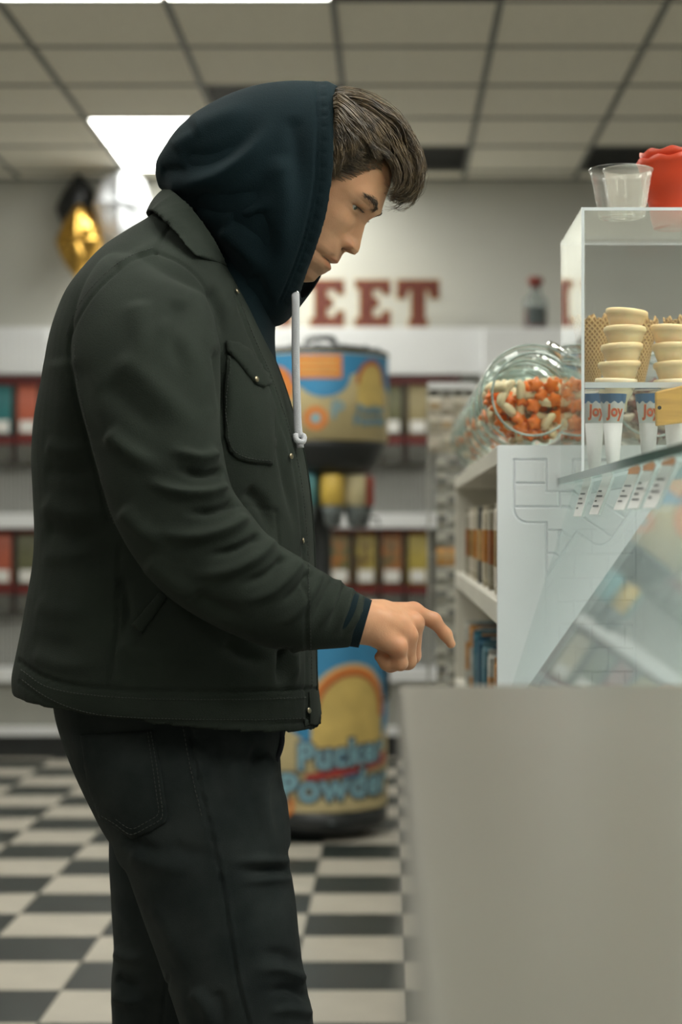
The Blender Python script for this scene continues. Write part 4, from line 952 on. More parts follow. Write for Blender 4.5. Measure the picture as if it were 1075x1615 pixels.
# denser columns at the face
aa = np.linspace(-1, 1, NA, endpoint=False); ang = math.pi*(.45*aa+.55*aa**3)
A, Tm = np.meshgrid(ang, tt)
cA, sA = np.cos(A), np.sin(A)
ex = np.where(cA > 0, 2.12, 2.3)
c2 = np.sign(cA)*np.abs(cA)**(2/ex); s2 = np.sign(sA)*np.abs(sA)**(2/ex)
Fm = np.where(cA > 0, cen[:, None]+(ff-cen)[:, None]*c2, cen[:, None]+(cen-backf)[:, None]*c2)
Ym = width[:, None]*s2
front = np.clip(cA*2, 0, 1)
G = lambda t0, y0, st, sy, amp, sym=True: amp*np.exp(-((Tm-t0)/st)**2-(((np.abs(Ym) if sym else Ym)-y0)/sy)**2)*front
disp = np.zeros_like(Fm)
# nose ridge from the profile
real_f = interp(tt, pf[:, 1], pf[:, 0]); nh = np.where((tt > -29) & (tt < 44), np.maximum(0, real_f-ff), 0); nh = smooth1(nh, 1)
nw = interp(tt, [-30, -24, -14, 0, 25, 45], [8.5, 9.5, 10.5, 9, 7.0, 9])
disp += nh[:, None]*np.exp(-(np.abs(Ym)/nw[:, None])**2.3)*front
disp += G(-15, 14.5, 8, 5.5, 10.5)+G(-9, 12, 9, 7, 3)             # nostril wings
disp += G(-24.5, 8.0, 2.6, 3.6, -12)                            # nostrils
disp += G(-4, 21, 12, 5, -2.2)                                     # crease beside the nose
disp += G(35, 33, 15, 20, -10.5)+G(36, 20, 14, 8, -4)              # eye sockets
disp += G(57, 30, 8, 24, 3.6)                                      # brow ridge
disp += G(43, 34, 5.2, 13, 5.2)+G(31, 34, 3.6, 13, 2.6)            # upper and lower lids
disp += G(37, 34, 1.6, 10.5, -2.2)                                 # the narrow eye opening
disp += G(49.5, 34, 1.5, 13, -1.6)
disp += G(6, 50, 20, 24, 5.0)                                      # cheekbone
disp += G(-45, 47, 24, 18, -4.0)                                   # hollow cheek
disp += G(-46, 20, 6, 7, -3.0)+G(-53, 10, 1.6, 19, -2.6)+G(-46.5, 7, 3.2, 12, 1.6)+G(-60, 5, 4.2, 12, 2.2)+G(-68, 0, 3.0, 13, -1.6)
disp += G(-53, 25, 3.2, 4, -3.0)                                   # mouth corner
disp += G(-34, 0, 7, 2.6, -1.2)                                    # philtrum
disp += G(-90, 0, 11, 15, 2.0)
disp += G(100, 45, 26, 20, -2.5)
Fm = Fm+disp
YAW = math.radians(9)
ya = 585.0
Fr = ya+(Fm-ya)*math.cos(YAW)+Ym*math.sin(YAW)*1; Yr = Ym*math.cos(YAW)-(Fm-ya)*math.sin(YAW)
# hold the profile on its line after the small turn towards the camera
Fr = Fr+ (Fm-ya)*(1-math.cos(YAW))
HV = head_xyz(Fr.ravel(), Tm.ravel(), Yr.ravel())
HF = [(i*NA+j, (i+1)*NA+j, (i+1)*NA+(j+1) % NA, i*NA+(j+1) % NA) for i in range(NT-1) for j in range(NA)]+[tuple(range(NA)), tuple((NT-1)*NA+j for j in range(NA-1, -1, -1))]
def head_at(t, y):               # a point on the finished face, near side y<0
    i = np.argmin((Tm.ravel()-t)**2+(Ym.ravel()-y)**2+np.where(cA.ravel() > 0, 0, 1e6)); return HV[i]
# skin colour: lips, stubble, scalp, brow; shade painted into nostrils, mouth gap, eye slit
colr = np.ones((NT*NA, 3))
def paint(mask, c):
    mk_ = np.clip(mask, 0, 1).ravel()[:, None]; colr[:] = colr*(1-mk_)+np.array(c)*mk_
stub = (G(-36, 0, 8, 26, .45)+G(-72, 0, 18, 40, .40)+G(-88, 30, 22, 34, .42)+G(-60, 66, 40, 22, .22)); paint(stub, (.42, .40, .38))
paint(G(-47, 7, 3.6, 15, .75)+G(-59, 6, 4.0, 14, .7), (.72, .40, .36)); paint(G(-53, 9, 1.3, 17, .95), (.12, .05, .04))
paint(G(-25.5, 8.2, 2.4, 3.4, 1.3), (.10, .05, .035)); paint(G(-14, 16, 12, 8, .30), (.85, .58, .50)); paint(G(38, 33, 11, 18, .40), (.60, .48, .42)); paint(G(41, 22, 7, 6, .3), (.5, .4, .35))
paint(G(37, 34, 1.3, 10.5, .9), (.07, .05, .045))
hl = np.interp(np.abs(Ym), [0, 20, 45, 60, 70, 80, 100], [122, 120, 112, 96, 66, 40, 20]); scalp = np.where(cA > -.2, (Tm-hl)/20+.35, (Tm+10)/20); paint(scalp, (.06, .075, .08))

# ---------------- hand: capsules blended into one skin
def sdf_mesh(prims, k, h, pad=.03):
    pts = np.array([p for a, b, ra, rb in prims for p in (a, b)]); lo = pts.min(0)-pad; hi = pts.max(0)+pad
    n = np.ceil((hi-lo)/h).astype(int)+1; ax = [lo[i]+h*np.arange(n[i]) for i in range(3)]
    X = np.stack(np.meshgrid(*ax, indexing='ij'), -1).astype(np.float32); D = None
    for a, b, ra, rb in prims:
        a = np.array(a, np.float32); b = np.array(b, np.float32); ab = b-a; t = np.clip(((X-a)@ab)/(ab@ab), 0, 1)
        d = np.linalg.norm(X-(a+t[..., None]*ab), axis=-1)-(ra+(rb-ra)*t)
        if D is None: D = d
        else:
            hh = np.clip(.5+.5*(D-d)/k, 0, 1); D = D*(1-hh)+d*hh-k*hh*(1-hh)
    ins = D < 0; idx = -np.ones(tuple(n-1), int)
    c = [D[i:n[0]-1+i, j:n[1]-1+j, l:n[2]-1+l] for i in (0, 1) for j in (0, 1) for l in (0, 1)]
    cs = np.stack(c); s = (cs < 0).sum(0); act = (s > 0) & (s < 8); w_ = np.where(act)
    offs = np.array([(i, j, l) for i in (0, 1) for j in (0, 1) for l in (0, 1)]); acc = np.zeros((len(w_[0]), 3)); cnt = np.zeros(len(w_[0]))
    for a in range(8):
        for b in range(a+1, 8):
            if np.abs(offs[a]-offs[b]).sum() != 1: continue
            da = cs[a][w_]; db = cs[b][w_]; m = (da < 0) != (db < 0); t = np.where(m, da/(da-db+1e-20), 0)
            acc += np.where(m[:, None], offs[a]+t[:, None]*(offs[b]-offs[a]), 0); cnt += m
    V = lo+h*(np.stack(w_, -1)+acc/cnt[:, None]); idx[w_] = np.arange(len(V)); Fc = []
    for axn in range(3):
        sl0 = [slice(1, n[q]-1) for q in range(3)]; sl0[axn] = slice(0, n[axn]-1); sl1 = list(sl0); sl1[axn] = slice(1, n[axn])
        A_, B_ = ins[tuple(sl0)], ins[tuple(sl1)]; w2 = np.where(A_ != B_); g = np.stack(w2, -1).copy()
        for q in range(3):
            if q != axn: g[:, q] += 1
        o1, o2 = [q for q in range(3) if q != axn]; e1 = np.zeros(3, int); e1[o1] = 1; e2 = np.zeros(3, int); e2[o2] = 1
        qd = np.stack([idx[tuple((g-e1-e2).T)], idx[tuple((g-e2).T)], idx[tuple(g.T)], idx[tuple((g-e1).T)]], -1)
        fl_ = A_[w2] if axn != 1 else ~A_[w2]
        qd[~fl_] = qd[~fl_][:, ::-1]; Fc.append(qd)
    return V, np.concatenate(Fc)
HY = 0.0
def HP(u, v, y): return P(u, v, y+HY)
wr0, wr = HP(505, 966, 2.25), HP(575, 984, 2.283)
Im, Mm, Rm, Lm = HP(651, 966, 2.352), HP(652, 983, 2.330), HP(643, 1003, 2.306), HP(627, 1021, 2.286)
prims = [(wr0, HP(560, 980, 2.275), .034, .029), (HP(555, 978, 2.275), HP(598, 985, 2.295), .028, .026), (HP(560, 972, 2.285), HP(600, 968, 2.315), .022, .019),
 (wr, HP(622, 990, 2.305), .025, .023), (HP(590, 972, 2.30), Im, .0195, .0140), (HP(590, 978, 2.295), Mm, .0195, .0138), (HP(588, 985, 2.287), Rm, .0195, .0130), (HP(585, 993, 2.28), Lm, .019, .0125),
 (HP(600, 1000, 2.30), HP(630, 1022, 2.31), .020, .016),
 (Im, HP(683, 978, 2.360), .0128, .0098), (HP(683, 978, 2.360), HP(702, 1000, 2.366), .0096, .0080), (HP(702, 1000, 2.366), HP(711, 1015.5, 2.368), .0079, .0062),
 (Mm, HP(650, 1034, 2.345), .0130, .0108), (HP(650, 1034, 2.345), HP(622, 1044, 2.352), .0104, .0092), (HP(622, 1044, 2.352), HP(607, 1032, 2.346), .0092, .0080),
 (Rm, HP(643, 1043, 2.318), .0122, .0104), (HP(643, 1043, 2.318), HP(615, 1049, 2.325), .0100, .0088), (HP(615, 1049, 2.325), HP(601, 1036, 2.320), .0088, .0076),
 (Lm, HP(631, 1046, 2.294), .0110, .0092), (HP(631, 1046, 2.294), HP(609, 1047, 2.300), .0088, .0078), (HP(609, 1047, 2.300), HP(598, 1036, 2.297), .0078, .0066),
 (HP(592, 990, 2.325), HP(622, 1008, 2.362), .0175, .0125), (HP(622, 1008, 2.362), HP(640, 1024, 2.372), .0115, .0100), (HP(640, 1024, 2.372), HP(648, 1040, 2.370), .0098, .0076)]
hV, hF = sdf_mesh(prims, .0065, .0016)
# left hand, tucked down by the far pocket
q0 = P(400, 1000, 2.65); lh = [(P(370, 950, 2.67), q0, .03, .027), (q0, q0+np.array((.02, -.01, -.07)), .026, .024), (q0+np.array((.0, -.0, -.01)), q0+np.array((.045, -.02, -.05)), .016, .010)]
for d in range(4):
    a = q0+np.array((.005+.012*(d-1), -.01+.012*(d-1.5), -.075)); lh += [(a, a+np.array((.008, -.006, -.035)), .0095, .0085), (a+np.array((.008, -.006, -.035)), a+np.array((-.004, -.012, -.06)), .0082, .007)]
lV, lF = sdf_mesh(lh, .006, .003)
# hidden trunk, neck and limbs inside the clothes, one skin
def pp(*q): return P(*q)
bp_ = [(P(412, 400, 2.46), P(368, 450, 2.47), .046, .048), (P(368, 450, 2.47), P(300, 500, 2.47), .050, .09), (P(280, 520, 2.42), P(280, 700, 2.42), .10, .10), (P(280, 520, 2.53), P(280, 700, 2.53), .10, .10), (P(280, 700, 2.47), P(275, 1050, 2.47), .12, .115), (P(275, 1050, 2.40), P(300, 1250, 2.40), .085, .075), (P(270, 1050, 2.55), P(270, 1250, 2.56), .085, .075),
 (P(300, 1250, 2.38), P(395, 1640, 2.355), .070, .052), (P(395, 1640, 2.355), P(370, 2130, 2.35), .050, .035), (P(270, 1250, 2.57), P(250, 1640, 2.585), .070, .052), (P(250, 1640, 2.585), P(222, 2040, 2.59), .050, .035),
 (P(245, 470, 2.33), P(262, 790, 2.215), .05, .042), (P(262, 790, 2.215), P(500, 965, 2.25), .042, .034), (P(245, 470, 2.61), P(262, 770, 2.70), .05, .042), (P(262, 770, 2.70), P(370, 950, 2.67), .042, .031)]
bV, bF = sdf_mesh(bp_, .03, .011)
BV = np.concatenate([HV, hV, lV, bV]); n1, n2, n3 = len(HV), len(HV)+len(hV), len(HV)+len(hV)+len(lV)
BF = [tuple(f) for f in HF]+[tuple(f+n1) for f in hF]+[tuple(f+n2) for f in lF]+[tuple(f+n3) for f in bF]
m_skin = mat('skin', (.47, .245, .130), .48, col2=(.53, .285, .158), vscale=35, bump=.12, bscale=450, sss=.25, attr='skin_colour')
bme = mesh('person', BV, BF, True); ca = bme.color_attributes.new('skin_colour', 'FLOAT_COLOR', 'POINT')
allc = np.ones((len(BV), 4)); allc[:n1, :3] = colr
kn = np.zeros(len(hV))
for c in (Im, Mm, Rm, Lm, HP(683, 978, 2.36), HP(650, 1034, 2.345)): kn = np.maximum(kn, np.exp(-(np.linalg.norm(hV-c, axis=1)/.017)**2))
allc[n1:n2, :3] = 1-kn[:, None]*np.array((.04, .16, .16)); allc[n1:n2, :3] *= np.array((1.02, .98, .98))
ca.data.foreach_set('color', allc.ravel())
person = link('person', bme, m_skin)
tag(person, 'man in dark jacket and raised navy hood pointing a finger over the counter', 'person')
def part(name, me, m, par=None): return link(name, me, m, par if par is not None else person)
# nail of the pointing finger
m_nail = mat('fingernail', (.62, .36, .27), .3, var=.04)
# eyes
m_sclera = mat('eye_white', (.34, .31, .28), .15, var=.03); m_iris = mat('iris_grey_green', (.05, .06, .045), .1, var=.3, vscale=300)
for sgn in (-1, 1):
    f0, t0, y0 = 647.6, 36.5, 33.0*sgn
    f1 = ya+(f0-ya)*math.cos(YAW)+y0*math.sin(YAW)+(f0-ya)*(1-math.cos(YAW)); y1 = y0*math.cos(YAW)-(f0-ya)*math.sin(YAW)
    c = head_xyz(np.array([f1]), np.array([t0]), np.array([y1]))[0]; R = 13.0*kh
    bm = bmesh.new(); bmesh.ops.create_uvsphere(bm, u_segments=28, v_segments=18, radius=R); me = bpy.data.meshes.new('eyeball'); bm.to_mesh(me); bm.free(); me.polygons.foreach_set('use_smooth', [True]*len(me.polygons))
    me.materials.append(m_sclera); me.materials.append(m_iris); gz_ = np.array((.78, -.12 if sgn < 0 else -.12, -.62)); gz_ /= np.linalg.norm(gz_)
    for p in me.polygons:
        if np.dot(np.array(p.center)/R, gz_) > .86: p.material_index = 1
    for v in me.vertices: v.co = v.co+Vector(c)
    part('eyeball', me, None)
# ---------------- hair
m_hair = mat('brown_hair', (.034, .023, .012), .42, col2=(.135, .092, .045), vscale=60, spec=.6)
def strand(pts, r0, n=4):
    k = len(pts); return tubevf(pts, [r0*(.55 if i == 0 else 1-.85*(i/(k-1))**2.2) for i in range(k)], n)
guides = [  # paths over the head: (points u,v), lateral y at start and end in px, weight
 ([(500, 162), (545, 150), (590, 162), (627, 190), (650, 226), (664, 266), (661, 296), (644, 313), (622, 308)], 60),
 ([(500, 168), (545, 156), (585, 168), (615, 196), (636, 232), (655, 268), (652, 300), (632, 315), (612, 304)], 66),
 ([(502, 176), (545, 165), (582, 180), (608, 208), (628, 240), (642, 275), (638, 302), (620, 312), (608, 296)], 74),
 ([(505, 186), (545, 178), (578, 194), (600, 220), (618, 248), (628, 275), (627, 297), (617, 303), (610, 292)], 80)]
sideg = [
 ([(505, 172), (532, 168), (562, 188), (588, 216), (604, 240), (618, 262), (626, 282)], -88, -50),
 ([(506, 185), (534, 184), (558, 204), (578, 228), (592, 248), (606, 258), (616, 268)], -95, -66),
 ([(508, 198), (532, 202), (550, 222), (562, 244), (572, 258), (584, 262)], -98, -85),
 ([(510, 212), (528, 216), (542, 236), (548, 258), (548, 272), (556, 278)], -99, -92),
 ([(510, 225), (524, 232), (534, 252), (536, 272), (532, 288), (530, 298)], -99, -93),
 ([(508, 240), (520, 250), (527, 268), (527, 286), (523, 302)], -97, -93)]
parts_h = []
def curl(pts, amp, fr, ph):
    k = len(pts); s = np.linspace(0, 1, k)[:, None]; off = np.c_[np.sin(fr*s[:, 0]*6.28+ph), np.cos(fr*s[:, 0]*6.28+ph*1.7), np.sin(fr*s[:, 0]*6.28+ph+1.3)]
    return pts+off*amp*(s**1.4)
clumps = []
for q in range(190):
    s = random.random(); clumps.append(('top', s, random.uniform(-1, 1), random.uniform(0, .30), random.uniform(.70, 1.0), random.uniform(.003, .0095), random.uniform(1.1, 2.6), random.random()*6.28))
for q in range(210):
    clumps.append(('side', random.random(), -1 if random.random() < .22 else 1, 0, random.uniform(.65, 1.03), random.uniform(.002, .0058), random.uniform(.8, 2.0), random.random()*6.28))
for kind, s, lat0, st, end, amp, fr, ph in clumps:
    jit = np.array((random.gauss(0, .0015), random.gauss(0, .0015), random.gauss(0, .0015)))
    for q in range(10 if kind == 'top' else 9):
        n = 16; a_s = min(1, max(0, s+random.gauss(0, .018)))
        if kind == 'top':
            a = a_s*(len(guides)-1); i = min(int(a), len(guides)-2); w_ = a-i; g = np.array(guides[i][0])*(1-w_)+np.array(guides[i+1][0])*w_
            lat = (lat0+random.gauss(0, .02))*(guides[i][1]*(1-w_)+guides[i+1][1]*w_); latk = lat/80; g = spline(g, 24)
            i0_ = int(st*23); g = spline(g[i0_:max(i0_+6, int((end+random.gauss(0, .02))*24))], n); drop = 26*latk**2
            pts = np.array([P(u-6*latk**2, v+drop*np.interp(j/(n-1), [0, 1], [1, .25]), YH) for j, (u, v) in enumerate(g)]); pts[:, 1] = YH+lat*kh*np.linspace(1.0, .72, n)
        else:
            a = a_s*(len(sideg)-1); i = min(int(a), len(sideg)-2); w_ = a-i
            g = spline(sideg[i][0], n)*(1-w_)+spline(sideg[i+1][0], n)*w_; l0 = sideg[i][1]*(1-w_)+sideg[i+1][1]*w_; l1 = sideg[i][2]*(1-w_)+sideg[i+1][2]*w_
            g = spline(g[:max(6, int(end*n))], n); pts = np.array([P(u, v, YH) for u, v in g]); pts[:, 1] = YH+lat0*np.linspace(l0, l0+(l1-l0)*min(1, end), n)*kh*random.uniform(.99, 1.09)
        pts = curl(pts+jit+np.array((random.gauss(0, .0008), random.gauss(0, .0008), random.gauss(0, .0008))), amp*random.uniform(.7, 1.25), fr*random.uniform(.9, 1.1), ph+random.gauss(0, .3))
        hid = pts[:, 0] < P(534, 0, YH)[0]; kk = np.clip((P(0, 139, YH)[2]-pts[:, 2])/(P(0, 139, YH)[2]-P(0, 304, YH)[2]), 0.02, 1); lim = .096*np.sqrt(np.clip(1-(1-kk)**2.3, .01, 1))
        pts[:, 1] = np.where(hid, YH+np.clip(pts[:, 1]-YH, -lim, lim), pts[:, 1]); pts[:, 2] = np.where(hid, np.minimum(pts[:, 2], P(0, 147, YH)[2]), pts[:, 2])
        parts_h.append(strand(pts, random.uniform(.00045, .0010)))
for q in range(70):               # stray hairs
    g = spline(np.array(random.choice(guides)[0])+np.array((random.gauss(0, 3), random.gauss(-3, 3))), 14); pts = np.array([P(u, v, YH) for u, v in g]); pts[:, 1] += random.uniform(-50, 50)*kh
    parts_h.append(strand(curl(pts, random.uniform(.004, .011), random.uniform(.8, 2.0), random.random()*6.28), .00045))
for q in range(700):              # short hair fading in at the hairline
    sg = -1 if q % 5 else 1; yv = random.uniform(36, 86); hl_ = np.interp(yv, [0, 20, 45, 60, 70, 80, 100], [122, 120, 112, 96, 66, 40, 20]); t_ = hl_+random.uniform(-9, 26)
    a = head_at(t_, sg*yv); b = head_at(t_-random.uniform(2, 7), sg*min(88, yv+random.uniform(4, 10))); o3 = np.array((.001, .0022*sg, .0004))
    parts_h.append(strand([a, (a+b)/2+o3, b+o3*1.4], .00038))
hair = mk('hair', *join(parts_h), m_hair, person, True)
# brows and lashes
br = []
m_brow = mat('dark_brow_hair', (.045, .031, .020), .5, var=.2)
for sgn in (-1, 1):
    for q in range(240):
        s = random.random(); y = sgn*(12+s*36); t = np.interp(s, [0, .3, .7, 1], [50, 57.5, 60.5, 57])+random.gauss(-1, 2.9)*(1-.5*s)
        a = head_at(t, y); b = head_at(t+random.uniform(.5, 2.5), y+sgn*random.uniform(4, 8)); o3 = np.array((.0012, -.0012*(1 if sgn < 0 else -1), -.0002))
        br.append(strand([a+o3*.3, (a+b)/2+o3*1.3, b+o3*.8], .00030))
    for q in range(34):
        s = random.random(); y = sgn*(24+s*20); a = head_at(38.5-1.5*abs(s-.5), y); L_ = random.uniform(.005, .0085)
        br.append(strand([a, a+np.array((.5, -.1*sgn*-1, -.45))*L_, a+np.array((.95, .0, -.55))*L_], .00030))
mk('eyebrows_and_lashes', *join(br), m_brow, person, True)

# ---------------- hoodie: hood bag, neck and body under the jacket
hood_rows = [((246, 270), (250, 296), .018, 0), ((249, 255), (262, 304), .040, 0), ((262, 236), (285, 322), .066, 0), ((284, 206), (318, 358), .088, 0), ((318, 178), (345, 405), .102, 0), ((362, 154), (368, 446), .112, 0), ((410, 138), (392, 484), .118, 0), ((455, 132), (416, 512), .118, 0), ((492, 132), (436, 512), .115, 0), ((516, 134), (452, 494), .112, 0), ((531, 139), (464, 470), .108, 0)]
hr = resample_rows([(a[0], a[1], b[0], b[1], h, 0) for a, b, h, _ in hood_rows], 64)
def hood_ring(u1, v1, u2, v2, hw, bend, i, inset=0.0):
    r = []
    # the opening bows backward in its lower half, as cloth does
    for a in np.linspace(0, 2*math.pi, 72, endpoint=False):
        c, s = math.cos(a), math.sin(a); k = math.copysign(abs(c)**.85, c)
        u = (u1+u2)/2+(u1-u2)/2*k; v = (v1+v2)/2+(v1-v2)/2*k
        bow = 33*(i/63)**3*math.exp(-((c+.2)/.75)**2); u += bow
        fs = 14*(i/63)**4*max(0, s)*max(0, -c+.2)          # the far rim reaches further forward at the bottom
        w_ = hw*(1-.16*max(0, -c)**1.5)
        p = P(u+fs, v, 2.462); p[1] += math.copysign(abs(s)**.9, s)*w_; r.append(p)
    return r
rings = [hood_ring(*hr[i], i) for i in range(64)]
# inside of the hood: the same bag, inset, from the rim back
inner = []
for i in range(63, 14, -4):
    c = np.mean(rings[i], axis=0); inner.append([c+(np.array(p)-c)*(.945 if i < 63 else .962) for p in rings[i]])
V_, F_ = loftvf(rings+inner)
hm = remesh(V_, F_, .0027, 9, .5)
hfolds = [([(252, 286), (300, 290), (350, 276), (395, 240), (425, 205), (445, 180)], 15, .0095), ([(300, 312), (350, 322), (395, 310), (425, 270)], 18, -.010), ([(262, 300), (310, 335), (350, 352)], 12, .006), ([(280, 250), (330, 250), (380, 222), (415, 180)], 18, -.006), ([(300, 205), (350, 185), (400, 160)], 16, .005), ([(400, 330), (420, 380), (425, 430)], 18, -.008), ([(440, 240), (450, 320), (440, 400), (425, 460)], 20, .006), ([(345, 360), (385, 395), (420, 440)], 13, .006), ([(360, 340), (400, 360), (430, 365)], 12, -.006), ([(460, 180), (470, 260), (465, 330)], 14, -.004), ([(400, 430), (420, 470), (432, 500)], 8, -.004), ([(385, 440), (405, 480), (428, 505)], 8, .004), ([(270, 235), (300, 215), (330, 205)], 10, .003), ([(252, 270), (275, 268), (300, 275)], 8, -.004)]
rim1 = [(498, 131), (500, 200), (496, 290), (480, 372), (456, 440), (440, 478)]
hseams = [(rim1, 2.2, -.0035), ([(p[0]+6, p[1]) for p in rim1], 1.8, -.002), ([(p[0]+17, p[1]) for p in rim1], 6, .0016)]
for q in range(22):
    t = q/21; a = np.array([np.interp(t, np.linspace(0, 1, 6), [p[0] for p in rim1]), np.interp(t, np.linspace(0, 1, 6), [p[1] for p in rim1])]); hfolds.append(([tuple(a+(7, 1)), tuple(a+(13, 3+(q % 3))), tuple(a+(20, 2))], 2.6, -.0009))
relief(hm, [(l, w_*.95, a*1.2) for l, w_, a in hfolds], hseams)
hbv = bvh(hm)
hoodie = thing_h = link('hoodie', hm, m_hood, person)
# hoodie body below the jacket: shows in the open front and at the cuff
hb_rows = [(400, 330, 440, 432, .066), (440, 300, 480, 437, .080), (480, 270, 520, 433, .095), (520, 240, 560, 434, .115), (580, 200, 610, 442, .145), (660, 180, 680, 458, .175), (760, 160, 780, 478, .17), (900, 150, 920, 488, .168), (1010, 140, 1040, 490, .17), (1055, 130, 1100, 488, .172)]
mk('hoodie_body', *rows_loft(hb_rows, n=50), m_hood, hoodie, True)
cuff = sweep([(545, 975, 44, 2.264, .040), (562, 980, 41, 2.272, .038), (576, 984, 39, 2.278, .036)], 24)
mk('cuff', *cuff, m_hood, hoodie, True)
# drawstring with eyelet
e_l, e_n = hit(hbv, 464, 464)
pts = [e_l+np.array((.001, -.003, .0)), e_l+np.array((.002, -.009, -.004)), P(466.5, 500, 2.335), P(466, 560, 2.333), P(467.5, 620, 2.332), P(469, 670, 2.331), P(471, 690, 2.331)]
pts[2][1] = e_l[1]-.012
for i_ in range(3, 7): pts[i_] = P(*[(466, 560), (467.5, 620), (469.5, 672), (471.5, 690)][i_-3], e_l[1]-.014-.002*(i_-3))
pts[2] = P(466, 500, e_l[1]-.012)
dsp = spline(pts, 40); ds = mk('drawstring', *tubevf(dsp, .0056, 10, .5, (0, 1, 0)), m_cord, hoodie, True)
kp = dsp[-1]; mk('knot', *join([tubevf(spline([kp+np.array((-.005, 0, .004)), kp+np.array((-.003, -.004, -.004)), kp+np.array((.005, -.001, -.006)), kp+np.array((.006, .003, .002)), kp+np.array((-.002, .002, .004))], 14), .0042, 8), tubevf([kp+np.array((.001, 0, -.004)), kp+np.array((.0015, 0, -.014))], .0052, 8)]), m_cord, ds, True)
er = [e_l+e_n*.001+.0055*(math.cos(a)*np.array((1, 0, 0))+math.sin(a)*np.array((0, 0, 1))) for a in np.linspace(0, 6.283, 19)]
mk('eyelet', *tubevf(er, .0014, 6), m_chrome, ds, True)

# ---------------- jacket and its pieces
jacket = part('jacket', jm2, m_jacket)
sd = jacket.modifiers.new('cloth', 'SOLIDIFY'); sd.thickness = .004; sd.offset = -1
# collar: a folded band around the neck
def collar():
    N = 41; rings = []
    A_ = [(368, 434, -.075), (352, 400, -.098), (318, 352, -.108), (282, 318, -.080), (256, 303, -.0), (282, 318, .080), (318, 352, .108), (352, 400, .098), (384, 448, .062)]
    B_ = [(328, 430, -.140), (320, 424, -.146), (294, 392, -.145), (258, 356, -.105), (231, 343, -.0), (258, 356, .105), (294, 392, .145), (320, 424, .146), (328, 430, .14)]
    C_ = [(374, 458, -.056), (346, 410, -.088), (314, 366, -.096), (284, 338, -.07), (264, 326, 0), (284, 338, .07), (314, 366, .096), (346, 410, .088), (378, 452, .056)]
    a, b, c = (spline([(*p[:2], p[2]/kc) for p in L], N) for L in (A_, B_, C_)); out = []
    def W(p): r = P(p[0], p[1], YC); r[1] += p[2]*kc; return r
    for i in list(range(0, 17))+list(range(24, N)):
        l, n_ = hit(jb, b[i][0], b[i][1]); off_ = max(.02, YC-l[1]+.007); sg = -1 if i < 20 else 1
        if i < 12 or i > 28: b[i][2] = sg*max(abs(b[i][2]), off_/kc)
    for i in range(N):
        pa, pb, pc = W(a[i]), W(b[i]), W(c[i]); mid = (pa+pb)/2; o = mid-np.array((np.mean([W(a[20])[0], W(a[0])[0]]), YC, mid[2])); o = o/np.linalg.norm(o)
        bz = [(1-s)**2*pa+2*s*(1-s)*(mid+o*.005+np.array((0, 0, .004)))+s*s*pb for s in np.linspace(0, 1, 9)]
        under = [pb+(pa-pb)*s-o*.007 for s in (.05, .5, .9)]
        out.append([pc+(pa-pc)*s for s in (0, .5, .9)]+[pa-o*.002+np.array((0, 0, .003))]+bz+under+[pc-o*.002])
    return loftvf(out)
cV, cF = collar(); cme = remesh(cV, cF, .0024, 3, .5); relief(cme, [], [([(238, 349), (262, 360), (296, 396), (324, 419)], 2.0, -.0016), ([(252, 334), (290, 360), (330, 408)], 10, .002)])
link('collar', cme, m_jacket, jacket)
def patchj(name, poly, off, puff=0.0): return patch(name, poly, jb, off, m_jacket, jacket, 5, puff)
cp = patchj('chest_pocket', [(357, 560), (388, 575), (425, 616), (430, 660), (432, 700), (429, 733), (398, 731), (374, 725), (360, 712), (354, 690), (354, 620)], .0028, .001)
patchj('pocket_flap', [(354, 539), (372, 541), (388, 551), (405, 574), (421, 597), (424, 606), (412, 613), (399, 608), (383, 588), (366, 566), (355, 556)], .0058, .0012)
patchj('welt_pocket', [(208, 986), (251, 934), (263, 943), (223, 1000)], .0030, .0012)
patchj('hem_tab', [(486, 1092), (501, 1089), (507, 1140), (503, 1146), (486, 1143)], .002)
for u, v in ((398, 600), (474, 853), (484, 1121), (371, 461), (456, 720)):
    l, n = hit(jb, u, v); l = l+n*(.0075 if u == 398 else .0035); bm = bmesh.new(); bmesh.ops.create_uvsphere(bm, u_segments=14, v_segments=8, radius=.0042)
    me = bpy.data.meshes.new('snap_button'); bm.to_mesh(me); bm.free()
    zq = Vector(n).to_track_quat('Z', 'Y').to_matrix()
    for v_ in me.vertices: v_.co = Vector(l)+zq@Vector((v_.co.x, v_.co.y, v_.co.z*.45))
    me.polygons.foreach_set('use_smooth', [True]*len(me.polygons)); link('snap_button', me, m_snap, jacket)
for nm, ln in (('armhole_stitching', [(p[0]+9, p[1]+4) for p in arm_seam[4:]]), ('yoke_stitching', [(p[0]-5, p[1]-7) for p in arm_seam[:5]]), ('hem_stitching', [(34, 1056), (72, 1082), (132, 1095), (250, 1103), (400, 1103), (482, 1100)]), ('hem_stitching', [(36, 1072), (66, 1094), (104, 1113), (152, 1126), (250, 1133), (400, 1135), (482, 1133)]), ('placket_stitching', [(378, 475), (398, 528), (426, 592), (447, 652), (465, 714), (476, 772), (482, 832), (486, 900), (489, 1000), (491, 1085)]), ('pocket_stitching', [(360, 565), (358, 620), (358, 688), (364, 708), (378, 719), (400, 725), (425, 727)])):
    stitches(nm, ln, jb, m_thread, jacket, .00065, 3.4, 2.0, .0045 if nm == 'pocket_stitching' else .0012)

